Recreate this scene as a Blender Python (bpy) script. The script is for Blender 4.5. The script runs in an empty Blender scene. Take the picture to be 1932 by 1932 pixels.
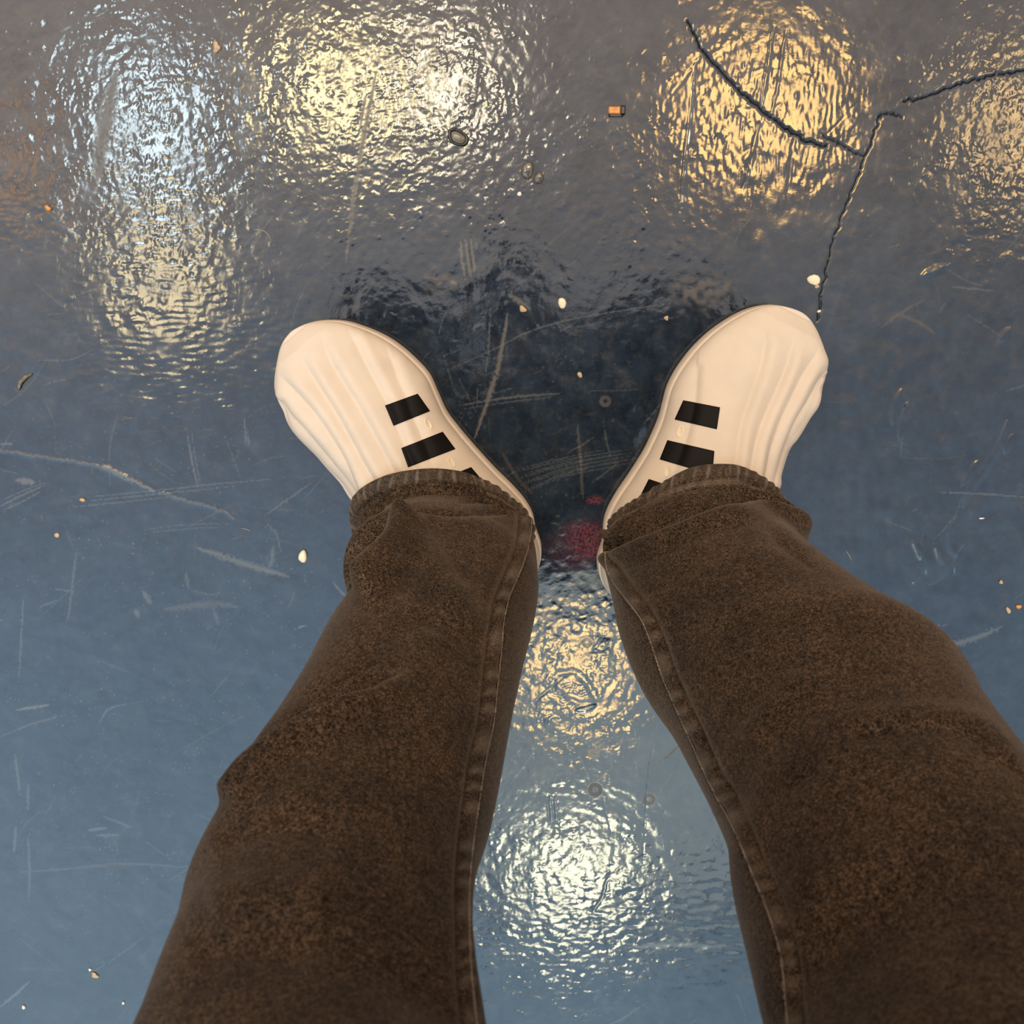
import bpy, bmesh, math, random
import numpy as np
from mathutils import Vector, Matrix
from mathutils.bvhtree import BVHTree

SC = bpy.context.scene
COL = SC.collection
rng = np.random.default_rng(7)
random.seed(7)

# ------------------------------------------------------------------ camera
F = 2600.0                     # focal length in pixels of the 1932 frame
HC = 1.35                      # height of the phone above the floor
TILT = math.radians(10.0)
CT, ST = math.cos(TILT), math.sin(TILT)
CAM = np.array([0.0, 0.0, HC])
RIGHT = np.array([1.0, 0.0, 0.0])
UP = np.array([0.0, CT, -ST])
FWD = np.array([0.0, -ST, -CT])
cd = bpy.data.cameras.new('camera')
cd.sensor_width = 36.0
cd.lens = 36.0 * F / 1932.0
cd.clip_start = 0.02
cam = bpy.data.objects.new('camera', cd)
cam.location = CAM
cd.dof.use_dof = True
cd.dof.focus_distance = 1.27
cd.dof.aperture_fstop = 13.0
cam.rotation_euler = (-TILT, 0, 0)
COL.objects.link(cam)
SC.camera = cam

# ------------------------------------------------------------------ world / light / exposure
SC.view_settings.view_transform = 'Standard'
SC.view_settings.look = 'None'
SC.view_settings.gamma = 1.0
SC.view_settings.use_curve_mapping = False
SC.view_settings.exposure = 0.0

W = bpy.data.worlds.new('hall_light')
SC.world = W
W.use_nodes = True
nt = W.node_tree
nt.nodes.clear()
wo = nt.nodes.new('ShaderNodeOutputWorld')
bg = nt.nodes.new('ShaderNodeBackground')
tc = nt.nodes.new('ShaderNodeTexCoord')
sep = nt.nodes.new('ShaderNodeSeparateXYZ')
nt.links.new(tc.outputs['Generated'], sep.inputs[0])
# front-to-back tint of the hall overhead: warm ahead of the person, cool daylight behind
rp = nt.nodes.new('ShaderNodeMapRange')
rp.inputs['From Min'].default_value = -0.50
rp.inputs['From Max'].default_value = 0.20
nt.links.new(sep.outputs['Y'], rp.inputs['Value'])
cr = nt.nodes.new('ShaderNodeValToRGB')
nt.links.new(rp.outputs[0], cr.inputs[0])
WORLD_RAMP = [(0.00, (1.75, 2.55, 3.20)), (0.35, (1.30, 1.80, 2.35)), (0.58, (1.12, 1.30, 1.58)),
              (0.78, (1.95, 1.70, 1.52)), (1.00, (2.75, 2.20, 1.80))]
while len(cr.color_ramp.elements) < len(WORLD_RAMP):
    cr.color_ramp.elements.new(0.5)
for e, (p, c) in zip(cr.color_ramp.elements, WORLD_RAMP):
    e.position = p
    e.color = (*c, 1)
# low down the hall is warm-lit walls
rz = nt.nodes.new('ShaderNodeMapRange')
rz.inputs['From Min'].default_value = 0.45
rz.inputs['From Max'].default_value = 0.85
nt.links.new(sep.outputs['Z'], rz.inputs['Value'])
mx = nt.nodes.new('ShaderNodeMix')
mx.data_type = 'RGBA'
mx.inputs['A'].default_value = (0.54, 0.40, 0.29, 1)
nt.links.new(rz.outputs[0], mx.inputs['Factor'])
# the left of the hall is a little brighter than the right
rx_ = nt.nodes.new('ShaderNodeMapRange')
rx_.inputs['From Min'].default_value = -0.35
rx_.inputs['From Max'].default_value = 0.30
rx_.inputs['To Min'].default_value = 1.22
rx_.inputs['To Max'].default_value = 0.72
nt.links.new(sep.outputs['X'], rx_.inputs['Value'])
mm = nt.nodes.new('ShaderNodeVectorMath')
mm.operation = 'SCALE'
nt.links.new(cr.outputs[0], mm.inputs[0])
nt.links.new(rx_.outputs[0], mm.inputs['Scale'])
nt.links.new(mm.outputs[0], mx.inputs['B'])
nt.links.new(mx.outputs['Result'], bg.inputs['Color'])
bg.inputs['Strength'].default_value = 1.0
nt.links.new(bg.outputs[0], wo.inputs[0])


# ------------------------------------------------------------------ helpers
def ray(px, py):
    px = np.asarray(px, float)
    py = np.asarray(py, float)
    return FWD + np.multiply.outer((px - 966) / F, RIGHT) - np.multiply.outer((py - 966) / F, UP)


def at_z(px, py, z=0.0):
    d = ray(px, py)
    t = (z - HC) / d[..., 2]
    return CAM + d * np.asarray(t)[..., None]


def at_d(px, py, dep):
    return CAM + ray(px, py) * np.asarray(dep, float)[..., None]


def proj(P):
    v = np.asarray(P) - CAM
    d = v @ FWD
    return 966 + F * (v @ RIGHT) / d, 966 - F * (v @ UP) / d


def mesh_from(name, verts, faces, mat=None, parent=None, smooth=True):
    me = bpy.data.meshes.new(name)
    me.from_pydata([tuple(map(float, v)) for v in verts], [], [tuple(map(int, f)) for f in faces])
    if smooth:
        me.polygons.foreach_set('use_smooth', [True] * len(me.polygons))
    me.update()
    ob = bpy.data.objects.new(name, me)
    COL.objects.link(ob)
    if mat:
        me.materials.append(mat)
    if parent is not None:
        ob.parent = parent
        ob.matrix_parent_inverse = parent.matrix_world.inverted()
    return ob


def grid_mesh(name, X, mat, parent=None, wrap=False, flip=False, attrs=None):
    """X: (rows, cols, 3) array -> one smooth quad mesh; wrap joins last column to first."""
    nr, nc, _ = X.shape
    idx = np.arange(nr * nc).reshape(nr, nc)
    if wrap:
        a = idx[:-1]
        b = np.roll(idx, -1, axis=1)[:-1]
        c = np.roll(idx, -1, axis=1)[1:]
        d = idx[1:]
    else:
        a, b, c, d = idx[:-1, :-1], idx[:-1, 1:], idx[1:, 1:], idx[1:, :-1]
    q = np.stack([a, b, c, d], -1).reshape(-1, 4)
    if flip:
        q = q[:, ::-1]
    return raw_mesh(name, X.reshape(-1, 3), q, mat, parent, attrs)


def raw_mesh(name, V, Q, mat, parent=None, attrs=None):
    me = bpy.data.meshes.new(name)
    n, m = len(V), len(Q)
    me.vertices.add(n)
    me.vertices.foreach_set('co', np.ascontiguousarray(V, np.float32).ravel())
    me.loops.add(m * 4)
    me.loops.foreach_set('vertex_index', np.ascontiguousarray(Q, np.int32).ravel())
    me.polygons.add(m)
    me.polygons.foreach_set('loop_start', np.arange(0, 4 * m, 4, dtype=np.int32))
    me.polygons.foreach_set('loop_total', np.full(m, 4, np.int32))
    me.update(calc_edges=True)
    me.polygons.foreach_set('use_smooth', np.ones(m, bool))
    for k, v in (attrs or {}).items():
        at = me.attributes.new(k, 'FLOAT', 'POINT')
        at.data.foreach_set('value', np.ascontiguousarray(v, np.float32).ravel())
    me.validate()
    ob = bpy.data.objects.new(name, me)
    COL.objects.link(ob)
    if mat:
        me.materials.append(mat)
    if parent is not None:
        ob.parent = parent
        ob.matrix_parent_inverse = parent.matrix_world.inverted()
    return ob


def tag(o, label=None, cat=None, group=None, kind=None):
    for k, v in (('label', label), ('category', cat), ('group', group), ('kind', kind)):
        if v:
            o[k] = v
    return o


def empty(name, loc):
    o = bpy.data.objects.new(name, None)
    o.empty_display_size = 0.05
    o.location = loc
    COL.objects.link(o)
    bpy.context.view_layer.update()
    return o


def resample(pts, n):
    pts = np.asarray(pts, float)
    s = np.r_[0, np.cumsum(np.linalg.norm(np.diff(pts, axis=0), axis=1))]
    t = np.linspace(0, s[-1], n)
    return np.stack([np.interp(t, s, pts[:, k]) for k in range(pts.shape[1])], 1)


def catmull(pts, n, closed=False):
    """smooth curve through pts, resampled evenly"""
    P = np.asarray(pts, float)
    if closed:
        P = np.vstack([P[-1], P, P[0], P[1]])
    else:
        P = np.vstack([2 * P[0] - P[1], P, 2 * P[-1] - P[-2]])
    out = []
    u = np.linspace(0, 1, 24, endpoint=False)[:, None]
    for i in range(1, len(P) - 2):
        a, b, c, d = P[i - 1], P[i], P[i + 1], P[i + 2]
        out.append(0.5 * (2 * b + (c - a) * u + (2 * a - 5 * b + 4 * c - d) * u ** 2 + (3 * b - a - 3 * c + d) * u ** 3))
    out.append(P[-2][None])
    return resample(np.vstack(out), n)


def seg_dist(px, py, poly):
    """(distance, signed side, along 0..1) of points to a pixel polyline; side>0 right of travel (image axes)"""
    poly = np.asarray(poly, float)
    best = np.full(np.shape(px), 1e9)
    side = np.zeros(np.shape(px))
    along = np.zeros(np.shape(px))
    L = np.r_[0, np.cumsum(np.linalg.norm(np.diff(poly, axis=0), axis=1))]
    for i in range(len(poly) - 1):
        a, b = poly[i], poly[i + 1]
        d = b - a
        l2 = d @ d
        if l2 == 0:
            continue
        tr = ((px - a[0]) * d[0] + (py - a[1]) * d[1]) / l2
        t = np.clip(tr, 0, 1)
        ex, ey = px - a[0] - t * d[0], py - a[1] - t * d[1]
        dd = np.hypot(ex, ey)
        m = dd < best
        best = np.where(m, dd, best)
        sgn = np.sign(d[0] * (py - a[1]) - d[1] * (px - a[0]))
        side = np.where(m, sgn, side)
        along = np.where(m, (L[i] + t * math.sqrt(l2)) / L[-1], along)
    return best, side, along


def smooth01(x):
    x = np.clip(x, 0, 1)
    return x * x * (3 - 2 * x)


# ------------------------------------------------------------------ materials
def new_mat(name):
    m = bpy.data.materials.new(name)
    m.use_nodes = True
    n = m.node_tree
    b = n.nodes['Principled BSDF']
    return m, n, b


def N(nt, kind, **kw):
    n = nt.nodes.new(kind)
    for k, v in kw.items():
        if k.startswith('_'):
            setattr(n, k[1:], v)
        else:
            n.inputs[k.replace('__', ' ')].default_value = v
    return n


def ramp(nt, src, stops):
    r = nt.nodes.new('ShaderNodeValToRGB')
    while len(r.color_ramp.elements) < len(stops):
        r.color_ramp.elements.new(0.5)
    for e, (p, c) in zip(r.color_ramp.elements, stops):
        e.position = p
        e.color = c if len(c) == 4 else (*c, 1)
    nt.links.new(src, r.inputs[0])
    return r


def mixc(nt, fac, a, b, blend='MIX'):
    m = nt.nodes.new('ShaderNodeMix')
    m.data_type = 'RGBA'
    m.blend_type = blend
    for sock, v in (('Factor', fac), ('A', a), ('B', b)):
        if hasattr(v, 'is_linked') or hasattr(v, 'links'):
            nt.links.new(v, m.inputs[sock])
        else:
            m.inputs[sock].default_value = v if sock == 'Factor' else (*v, 1)
    return m.outputs['Result']


def math_n(nt, op, a, b=None):
    m = nt.nodes.new('ShaderNodeMath')
    m.operation = op
    for i, v in enumerate((a, b)):
        if v is None:
            continue
        if hasattr(v, 'links'):
            nt.links.new(v, m.inputs[i])
        else:
            m.inputs[i].default_value = v
    return m.outputs[0]


def floor_material():
    m, n, b = new_mat('blue_floor_paint')
    tcn = N(n, 'ShaderNodeTexCoord')
    co = tcn.outputs['Object']
    big = N(n, 'ShaderNodeTexNoise', Scale=5.0, Detail=6.0, Roughness=0.6)
    mid = N(n, 'ShaderNodeTexNoise', Scale=60.0, Detail=5.0, Roughness=0.65)
    fin = N(n, 'ShaderNodeTexNoise', Scale=700.0, Detail=3.0, Roughness=0.6)
    for t in (big, mid, fin):
        n.links.new(co, t.inputs['Vector'])
    base = ramp(n, big.outputs['Fac'], [(0.35, (0.0095, 0.0160, 0.0265)), (0.62, (0.0170, 0.0265, 0.0405))]).outputs[0]
    grim = ramp(n, mid.outputs['Fac'], [(0.52, (0, 0, 0)), (0.76, (1, 1, 1))]).outputs[0]
    base = mixc(n, math_n(n, 'MULTIPLY', grim, 0.55), base, (0.046, 0.044, 0.040))
    blo = N(n, 'ShaderNodeTexNoise', Scale=34.0, Detail=7.0, Roughness=0.72)
    n.links.new(co, blo.inputs['Vector'])
    bl = ramp(n, blo.outputs['Fac'], [(0.34, (0.62, 0.63, 0.66)), (0.50, (1, 1, 1)), (0.66, (1.45, 1.38, 1.30))]).outputs[0]
    base = mixc(n, 1.0, base, bl, 'MULTIPLY')
    spk = ramp(n, fin.outputs['Fac'], [(0.66, (0, 0, 0)), (0.80, (1, 1, 1))]).outputs[0]
    base = mixc(n, math_n(n, 'MULTIPLY', spk, 0.35), base, (0.10, 0.11, 0.11))

    def attr(nm):
        a = n.nodes.new('ShaderNodeAttribute')
        a.attribute_name = nm
        return a.outputs['Fac']
    base = mixc(n, attr('scratch'), base, (0.17, 0.185, 0.18))
    base = mixc(n, attr('dirt'), base, (0.095, 0.080, 0.062))
    base = mixc(n, attr('crack'), base, (0.004, 0.004, 0.005))
    base = mixc(n, attr('red_reflection'), base, (0.34, 0.062, 0.072))
    sp_ = math_n(n, 'SUBTRACT', 0.5, math_n(n, 'MULTIPLY', attr('crack'), 0.48))
    sp_ = math_n(n, 'SUBTRACT', sp_, math_n(n, 'MULTIPLY', attr('dirt'), 0.25))
    n.links.new(sp_, b.inputs['Specular IOR Level'])
    n.links.new(base, b.inputs['Base Color'])
    b.inputs['IOR'].default_value = 1.62
    rr = ramp(n, blo.outputs['Fac'], [(0.35, (0.045,) * 3), (0.70, (0.14,) * 3)]).outputs[0]
    rgh = math_n(n, 'ADD', rr, math_n(n, 'MULTIPLY', attr('scratch'), 0.30))
    rgh = math_n(n, 'ADD', rgh, math_n(n, 'MULTIPLY', attr('dirt'), 0.45))
    rgh = math_n(n, 'ADD', rgh, math_n(n, 'MULTIPLY', attr('crack'), 0.5))
    n.links.new(rgh, b.inputs['Roughness'])
    bump = N(n, 'ShaderNodeBump', Strength=0.5, Distance=0.00006)
    bn = N(n, 'ShaderNodeTexNoise', Scale=420.0, Detail=3.0, Roughness=0.55)
    n.links.new(co, bn.inputs['Vector'])
    n.links.new(bn.outputs['Fac'], bump.inputs['Height'])
    n.links.new(bump.outputs[0], b.inputs['Normal'])
    return m


def denim_material(name='black_brown_denim', lift=1.0):
    m, n, b = new_mat(name)
    tcn = N(n, 'ShaderNodeTexCoord')
    co = tcn.outputs['Object']
    f1 = N(n, 'ShaderNodeTexNoise', Scale=440.0, Detail=3.0, Roughness=0.7, Distortion=1.8)
    f2 = N(n, 'ShaderNodeTexNoise', Scale=800.0, Detail=1.0, Roughness=0.6, Distortion=2.5)
    f3 = N(n, 'ShaderNodeTexNoise', Scale=22.0, Detail=4.0, Roughness=0.55)
    for t in (f1, f2, f3):
        n.links.new(co, t.inputs['Vector'])
    k = lift
    base = ramp(n, f1.outputs['Fac'], [(0.42, (0.0022 * k, 0.0017 * k, 0.0013 * k)), (0.50, (0.0165 * k, 0.0115 * k, 0.0084 * k)),
                                       (0.60, (0.125 * k, 0.086 * k, 0.058 * k))]).outputs[0]
    spk = ramp(n, f2.outputs['Fac'], [(0.57, (0, 0, 0)), (0.68, (1, 1, 1))]).outputs[0]
    base = mixc(n, math_n(n, 'MULTIPLY', spk, 0.65), base, (0.25, 0.185, 0.125))
    pat = ramp(n, f3.outputs['Fac'], [(0.30, (0.72, 0.72, 0.74)), (0.70, (1.30, 1.22, 1.12))]).outputs[0]
    base = mixc(n, 1.0, base, pat, 'MULTIPLY')
    a = n.nodes.new('ShaderNodeAttribute')
    a.attribute_name = 'worn'
    base = mixc(n, a.outputs['Fac'], base, (0.30, 0.25, 0.20))
    n.links.new(base, b.inputs['Base Color'])
    b.inputs['Roughness'].default_value = 0.95
    b.inputs['Specular IOR Level'].default_value = 0.12
    b.inputs['Sheen Weight'].default_value = 0.17
    b.inputs['Sheen Roughness'].default_value = 0.35
    b.inputs['Sheen Tint'].default_value = (0.95, 0.80, 0.68, 1)
    bump = N(n, 'ShaderNodeBump', Strength=0.45, Distance=0.0006)
    n.links.new(f1.outputs['Fac'], bump.inputs['Height'])
    n.links.new(bump.outputs[0], b.inputs['Normal'])
    return m


def shoe_material(name, col, stripe=False):
    m, n, b = new_mat(name)
    tcn = N(n, 'ShaderNodeTexCoord')
    co = tcn.outputs['Object']
    w = N(n, 'ShaderNodeTexWave', Scale=330.0, Distortion=0.0)
    w.wave_type = 'BANDS'
    w.bands_direction = 'Z'
    mp = N(n, 'ShaderNodeMapping')
    mp.inputs['Rotation'].default_value = (0.5, 0.35, 0.0)
    n.links.new(co, mp.inputs['Vector'])
    n.links.new(mp.outputs[0], w.inputs['Vector'])
    f = N(n, 'ShaderNodeTexNoise', Scale=40.0, Detail=4.0)
    n.links.new(co, f.inputs['Vector'])
    c2 = tuple(x * 0.93 for x in col)
    base = ramp(n, f.outputs['Fac'], [(0.3, c2), (0.7, col)]).outputs[0]
    n.links.new(base, b.inputs['Base Color'])
    b.inputs['Roughness'].default_value = 0.62 if not stripe else 0.55
    b.inputs['Specular IOR Level'].default_value = 0.30 if not stripe else 0.14
    if not stripe:
        b.inputs['Subsurface Weight'].default_value = 0.10
        b.inputs['Subsurface Radius'].default_value = (0.004, 0.003, 0.002)
    bump = N(n, 'ShaderNodeBump', Strength=0.10, Distance=0.0003)
    n.links.new(w.outputs['Fac'], bump.inputs['Height'])
    n.links.new(bump.outputs[0], b.inputs['Normal'])
    return m


def plain(name, col, rough=0.6, scale=60.0, vary=0.25, spec=0.4):
    m, n, b = new_mat(name)
    tcn = N(n, 'ShaderNodeTexCoord')
    f = N(n, 'ShaderNodeTexNoise', Scale=scale, Detail=4.0)
    n.links.new(tcn.outputs['Object'], f.inputs['Vector'])
    base = ramp(n, f.outputs['Fac'], [(0.3, tuple(c * (1 - vary) for c in col)), (0.7, tuple(min(1, c * (1 + vary)) for c in col))]).outputs[0]
    n.links.new(base, b.inputs['Base Color'])
    b.inputs['Roughness'].default_value = rough
    b.inputs['Specular IOR Level'].default_value = spec
    return m


def glow(name, col, strength):
    m, n, b = new_mat(name)
    b.inputs['Base Color'].default_value = (*[min(1, c) for c in col], 1)
    b.inputs['Emission Color'].default_value = (*col, 1)
    b.inputs['Emission Strength'].default_value = strength
    return m


M_FLOOR = floor_material()
M_DENIM = denim_material()
M_HEM = denim_material('worn_hem_denim', 0.7)
M_THREAD = plain('thread', (0.34, 0.27, 0.20), 0.8, 300)
M_DTHREAD = plain('dark_thread', (0.10, 0.08, 0.065), 0.8, 300)
M_SHOE = shoe_material('cream_foam', (0.715, 0.615, 0.495))
M_STRIPE = shoe_material('black_stripe', (0.005, 0.004, 0.0035), True)
M_HOLE = plain('vent_foam', (0.70, 0.60, 0.45), 0.7)
M_SKIN = plain('skin', (0.55, 0.34, 0.24), 0.55, 30, 0.1)
M_TOP = plain('dark_cloth', (0.018, 0.018, 0.020), 0.9, 120, 0.3, 0.1)
M_HAIR = plain('dark_hair', (0.02, 0.014, 0.010), 0.6, 120, 0.3)
M_PHONE = plain('phone_body', (0.012, 0.012, 0.013), 0.35, 20, 0.1)
M_LENS = plain('lens_glass', (0.004, 0.004, 0.006), 0.05, 20, 0.1)
M_EYE = plain('eye_white', (0.8, 0.78, 0.74), 0.2, 20, 0.05)
M_METAL = plain('lamp_metal', (0.08, 0.08, 0.08), 0.4, 20, 0.1)

# ------------------------------------------------------------------ floor
STEP = 0.0011
x0, x1, y0, y1 = -0.545, 0.545, -0.815, 0.27
NX, NY = int((x1 - x0) / STEP) + 1, int((y1 - y0) / STEP) + 1
gx = np.linspace(x0, x1, NX)
gy = np.linspace(y0, y1, NY)
GX, GY = np.meshgrid(gx, gy)
PX, PY = proj(np.stack([GX, GY, np.zeros_like(GX)], -1))


def band_noise(wl_m, width=0.45, ax=1.0, ay=1.0, seed=0):
    """band-passed noise with feature size wl_m; ax/ay stretch it along x/y"""
    r = np.random.default_rng(seed)
    f = np.fft.rfft2(r.standard_normal((NY, NX)))
    fx = np.fft.rfftfreq(NX, STEP)[None, :] * ax
    fy = np.fft.fftfreq(NY, STEP)[:, None] * ay
    k = np.hypot(fx, fy) * wl_m
    f *= np.exp(-(np.log(np.maximum(k, 1e-6)) / width) ** 2)
    z = np.fft.irfft2(f, (NY, NX))
    return z / z.std()


def blob(cx, cy, rx, ry, soft=1.0):
    d = np.hypot((PX - cx) / rx, (PY - cy) / ry)
    return smooth01(1 + 0.5 / soft - d / soft * 1.0) if soft != 1.0 else smooth01(1.5 - d)


Hh = np.zeros_like(GX)
n_peb = band_noise(0.0055, 0.42, seed=1)
n_peb2 = band_noise(0.0034, 0.45, seed=2)
n_wave = band_noise(0.030, 0.5, seed=3)
n_vert = band_noise(0.0060, 0.5, 1.0, 3.0, seed=4)
n_horz = band_noise(0.0062, 0.22, 3.2, 1.0, seed=5)
n_patch = band_noise(0.09, 0.6, seed=6)
n_big = band_noise(0.012, 0.45, seed=8)
patch = smooth01(0.5 + 0.45 * n_patch)
modu = np.clip(0.30 + 0.55 * np.abs(n_big) + 0.25 * n_wave, 0.12, 2.2)
n_peb = n_peb * modu
n_peb2 = n_peb2 * modu[::-1, ::-1]
n_vert = n_vert * np.clip(.4 + .6 * np.abs(band_noise(.014, .5, 1, 2, seed=12)), .15, 2)
n_horz = n_horz * np.clip(.4 + .6 * np.abs(band_noise(.012, .5, seed=13)), .15, 2)
# how lumpy the paint is, region by region
a_peb = 0.16 + 1.0 * np.maximum.reduce([blob(290, 230, 260, 260), blob(720, 180, 330, 260), blob(1900, 230, 160, 250) * .9,
                                        blob(1090, 1280, 150, 170) * .9, blob(1080, 1690, 230, 240) * .72])
a_peb = a_peb + 0.20 * smooth01((620 - PY) / 200) + 0.45 * blob(1200, 330, 180, 160) + 0.25 * patch * (PY < 620)
a_peb *= 1 - 0.85 * blob(1480, 430, 120, 130)
a_vert = np.maximum(blob(1430, 220, 190, 180), 0.12)
a_horz = np.maximum.reduce([blob(330, 520, 160, 190), blob(420, 690, 260, 120), blob(60, 420, 140, 60) * .6, blob(1080, 1800, 260, 130) * .7])
Hh += 1.9e-5 * a_peb * n_peb * (0.6 + 0.6 * patch) + 1.25e-5 * a_peb * n_peb2
Hh += 3.4e-5 * a_vert * n_vert
Hh += 3.0e-5 * a_horz * n_horz
Hh += 6.0e-5 * n_wave * (0.3 + 0.5 * patch) + 3.0e-5 * n_big * (0.25 + np.minimum(a_peb, 1) * 0.75)
# sparse pits and pimples
spk = band_noise(0.0040, 0.4, seed=9)
Hh += 1.1e-4 * smooth01((spk - 2.5) / 1.0) * (0.35 + 0.65 * patch)
Hh -= 0.9e-4 * smooth01((-spk - 2.6) / 1.0) * (0.35 + 0.65 * patch)

scratch = np.zeros_like(GX)
dirt = np.zeros_like(GX)
crack = np.zeros_like(GX)
red_refl = np.zeros_like(GX)


def win(poly, pad):
    poly = np.asarray(poly, float)
    m = (PX > poly[:, 0].min() - pad) & (PX < poly[:, 0].max() + pad) & (PY > poly[:, 1].min() - pad) & (PY < poly[:, 1].max() + pad)
    r = np.where(m.any(1))[0]
    c = np.where(m.any(0))[0]
    if len(r) == 0:
        return None
    return slice(r[0], r[-1] + 1), slice(c[0], c[-1] + 1)


def stroke(field, poly, w, amt, taper=True, rag=0.0, seed=0):
    s = win(poly, w * 3 + 4)
    if s is None:
        return
    d, sd, al = seg_dist(PX[s], PY[s], poly)
    ww = w * (np.sqrt(np.clip(4 * al * (1 - al), 0.06, 1)) if taper else 1.0)
    if rag:
        ww = ww * np.clip(1 + rag * n_peb[s], 0.1, 3)
    v = amt * np.clip(1.25 - d / ww, 0, 1)
    if field is Hh:
        Hh[s] += v
    else:
        field[s] = np.maximum(field[s], np.clip(v, 0, 1))


def jag(poly, amp, n=40, seed=1):
    r = np.random.default_rng(seed)
    P = resample(poly, n)
    P[1:-1] += r.normal(0, amp, P[1:-1].shape)
    return P


# cracks: a dark groove with raised lips
CR = [([(1297, 40), (1308, 62), (1322, 88), (1336, 108), (1352, 125), (1375, 150), (1405, 180), (1440, 210), (1480, 243), (1512, 262), (1540, 272), (1560, 275)], 4.0, 1.0),
      ([(1548, 255), (1570, 265), (1590, 275), (1610, 288), (1630, 295)], 2.6, .9),
      ([(1705, 192), (1740, 186), (1775, 172), (1810, 158), (1850, 148), (1890, 140), (1940, 132)], 3.4, 1.0),
      ([(1658, 219), (1670, 214), (1684, 216), (1702, 222)], 2.4, .9),
      ([(1658, 219), (1648, 260), (1632, 295), (1615, 340), (1595, 390), (1575, 440), (1562, 490), (1552, 540), (1542, 605)], 2.5, 1.0)]
for i, (p, w, a) in enumerate(CR):
    P = jag(p, 1.6, 46, i)
    stroke(Hh, P, w * 2.0, 0.5e-4 * a * (w > 3), False)
    stroke(Hh, P, w * 1.1, -1.5e-4 * w * a, False, .25)
    stroke(crack, P, w * 0.85, a, False, .25)
# pale crack on the left
for p, w, a in (([(0, 850), (60, 860), (120, 868), (190, 880), (240, 901)], 2.2, .5),
                ([(195, 880), (240, 902), (290, 926)], 4.0, .75), ([(300, 928), (350, 945), (375, 950), (425, 966), (441, 978)], 2.4, .5)):
    P = jag(p, 1.3, 40, 11)
    stroke(Hh, P, w * 1.6, 2.0e-4, False)
    stroke(scratch, P, w * .7, a * .75, False, .3)
    stroke(dirt, P, w * .4, a * .5, False, .3)
# straight grooves and joints
for p, w, h in (([(1312, 110), (1300, 230), (1288, 330), (1284, 400)], 4, -2.4e-4), ([(1460, 50), (1450, 120), (1436, 200)], 5, -2.6e-4),
                ([(1482, 60), (1468, 160), (1455, 215)], 3, -1.8e-4), ([(1432, 230), (1418, 300), (1402, 355)], 5, -2.2e-4),
                ([(1500, 255), (1492, 310), (1488, 360)], 6, -2.0e-4), ([(1525, 270), (1560, 255), (1620, 190)], 2, -.8e-4),
                ([(1322, 108), (1290, 150), (1262, 185)], 3, -1.4e-4), ([(1045, 540), (965, 300)], 1.5, -.3e-4),
                ([(1232, 1400), (1220, 1500), (1212, 1640)], 1.6, -1.4e-4), ([(1137, 1502), (1150, 1560), (1156, 1575)], 1.4, -1.0e-4),
                ([(1033, 1500), (1036, 1555)], 2, -2e-4), ([(1043, 1500), (1045, 1552)], 2, -2e-4), ([(1052, 1510), (1054, 1556)], 1.6, -1.6e-4),
                ([(990, 1342), (1030, 1305), (1060, 1280)], 3, -1.4e-4), ([(1120, 1225), (1140, 1200)], 4, -2e-4),
                ([(1146, 1655), (1138, 1690), (1118, 1722)], 3, -2e-4), ([(350, 330), (420, 222), (700, 222)], 1.6, -.4e-4)):
    stroke(Hh, jag(p, .6, 20, 3), w, h, True)
# peeled, scalloped patch between the legs
PE = [(1052, 1272), (1074, 1268), (1096, 1276), (1112, 1296), (1124, 1318), (1126, 1334), (1108, 1344), (1084, 1338), (1060, 1318), (1044, 1302), (1042, 1284), (1052, 1272)]
P = catmull(PE, 80, False)
stroke(Hh, P, 8, -1.5e-4, False)
stroke(Hh, [(1086, 1340), (1106, 1338), (1124, 1330)], 6, 4e-4, True)
for k in range(5):
    yy = 1284 + 10 * k
    stroke(Hh, catmull([(1050, yy), (1062, yy + 5), (1078, yy), (1094, yy + 6), (1112, yy + 4)], 30), 3.2, 0.6e-4, True)
# round worn marks left by bolts
for cx, cy, r0, a in ((1123, 1490, 15, .7), (1225, 1508, 13, .55), (1121, 1422, 11, .3), (1107, 1212, 11, .2), (1142, 757, 12, .4), (1160, 1540, 7, .3)):
    d = np.hypot(PX - cx, PY - cy)
    rngm = np.clip(1 - np.abs(d - r0 * .62) / (r0 * .42), 0, 1)
    dirt = np.maximum(dirt, a * smooth01(rngm * 2))
    Hh += 0.5e-4 * np.exp(-((d - r0) / 2.6) ** 2) - 0.4e-4 * np.exp(-((d) / 4) ** 2)
# wavy ripples on the right
for p in ([(1722, 1020), (1736, 1045), (1742, 1062), (1724, 1100)], [(1742, 1010), (1744, 1036), (1754, 1060), (1748, 1082)],
          [(1764, 1022), (1774, 1050), (1784, 1070), (1756, 1102)], [(1806, 975), (1794, 1010), (1796, 1036), (1808, 1050), (1802, 1082)],
          [(1900, 795), (1890, 830), (1868, 870), (1836, 915), (1818, 955)], [(1910, 820), (1896, 855)], [(1844, 870), (1830, 895), (1815, 915)],
          [(1700, 735), (1690, 770), (1684, 800)], [(1712, 760), (1702, 800), (1698, 830)], [(1790, 500), (1740, 520)], [(1905, 620), (1885, 645)]):
    stroke(Hh, catmull(p, 24), 9, 4.2e-4, True)
# broad brush ripples, right and lower centre
Hh += 5.0e-5 * band_noise(0.016, 0.35, 1.0, 2.0, seed=21) * np.maximum(blob(1740, 800, 220, 330), 0.15)
Hh += 3.5e-5 * band_noise(0.012, 0.4, 2.0, 1.0, seed=22) * blob(1300, 1720, 200, 130)

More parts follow.
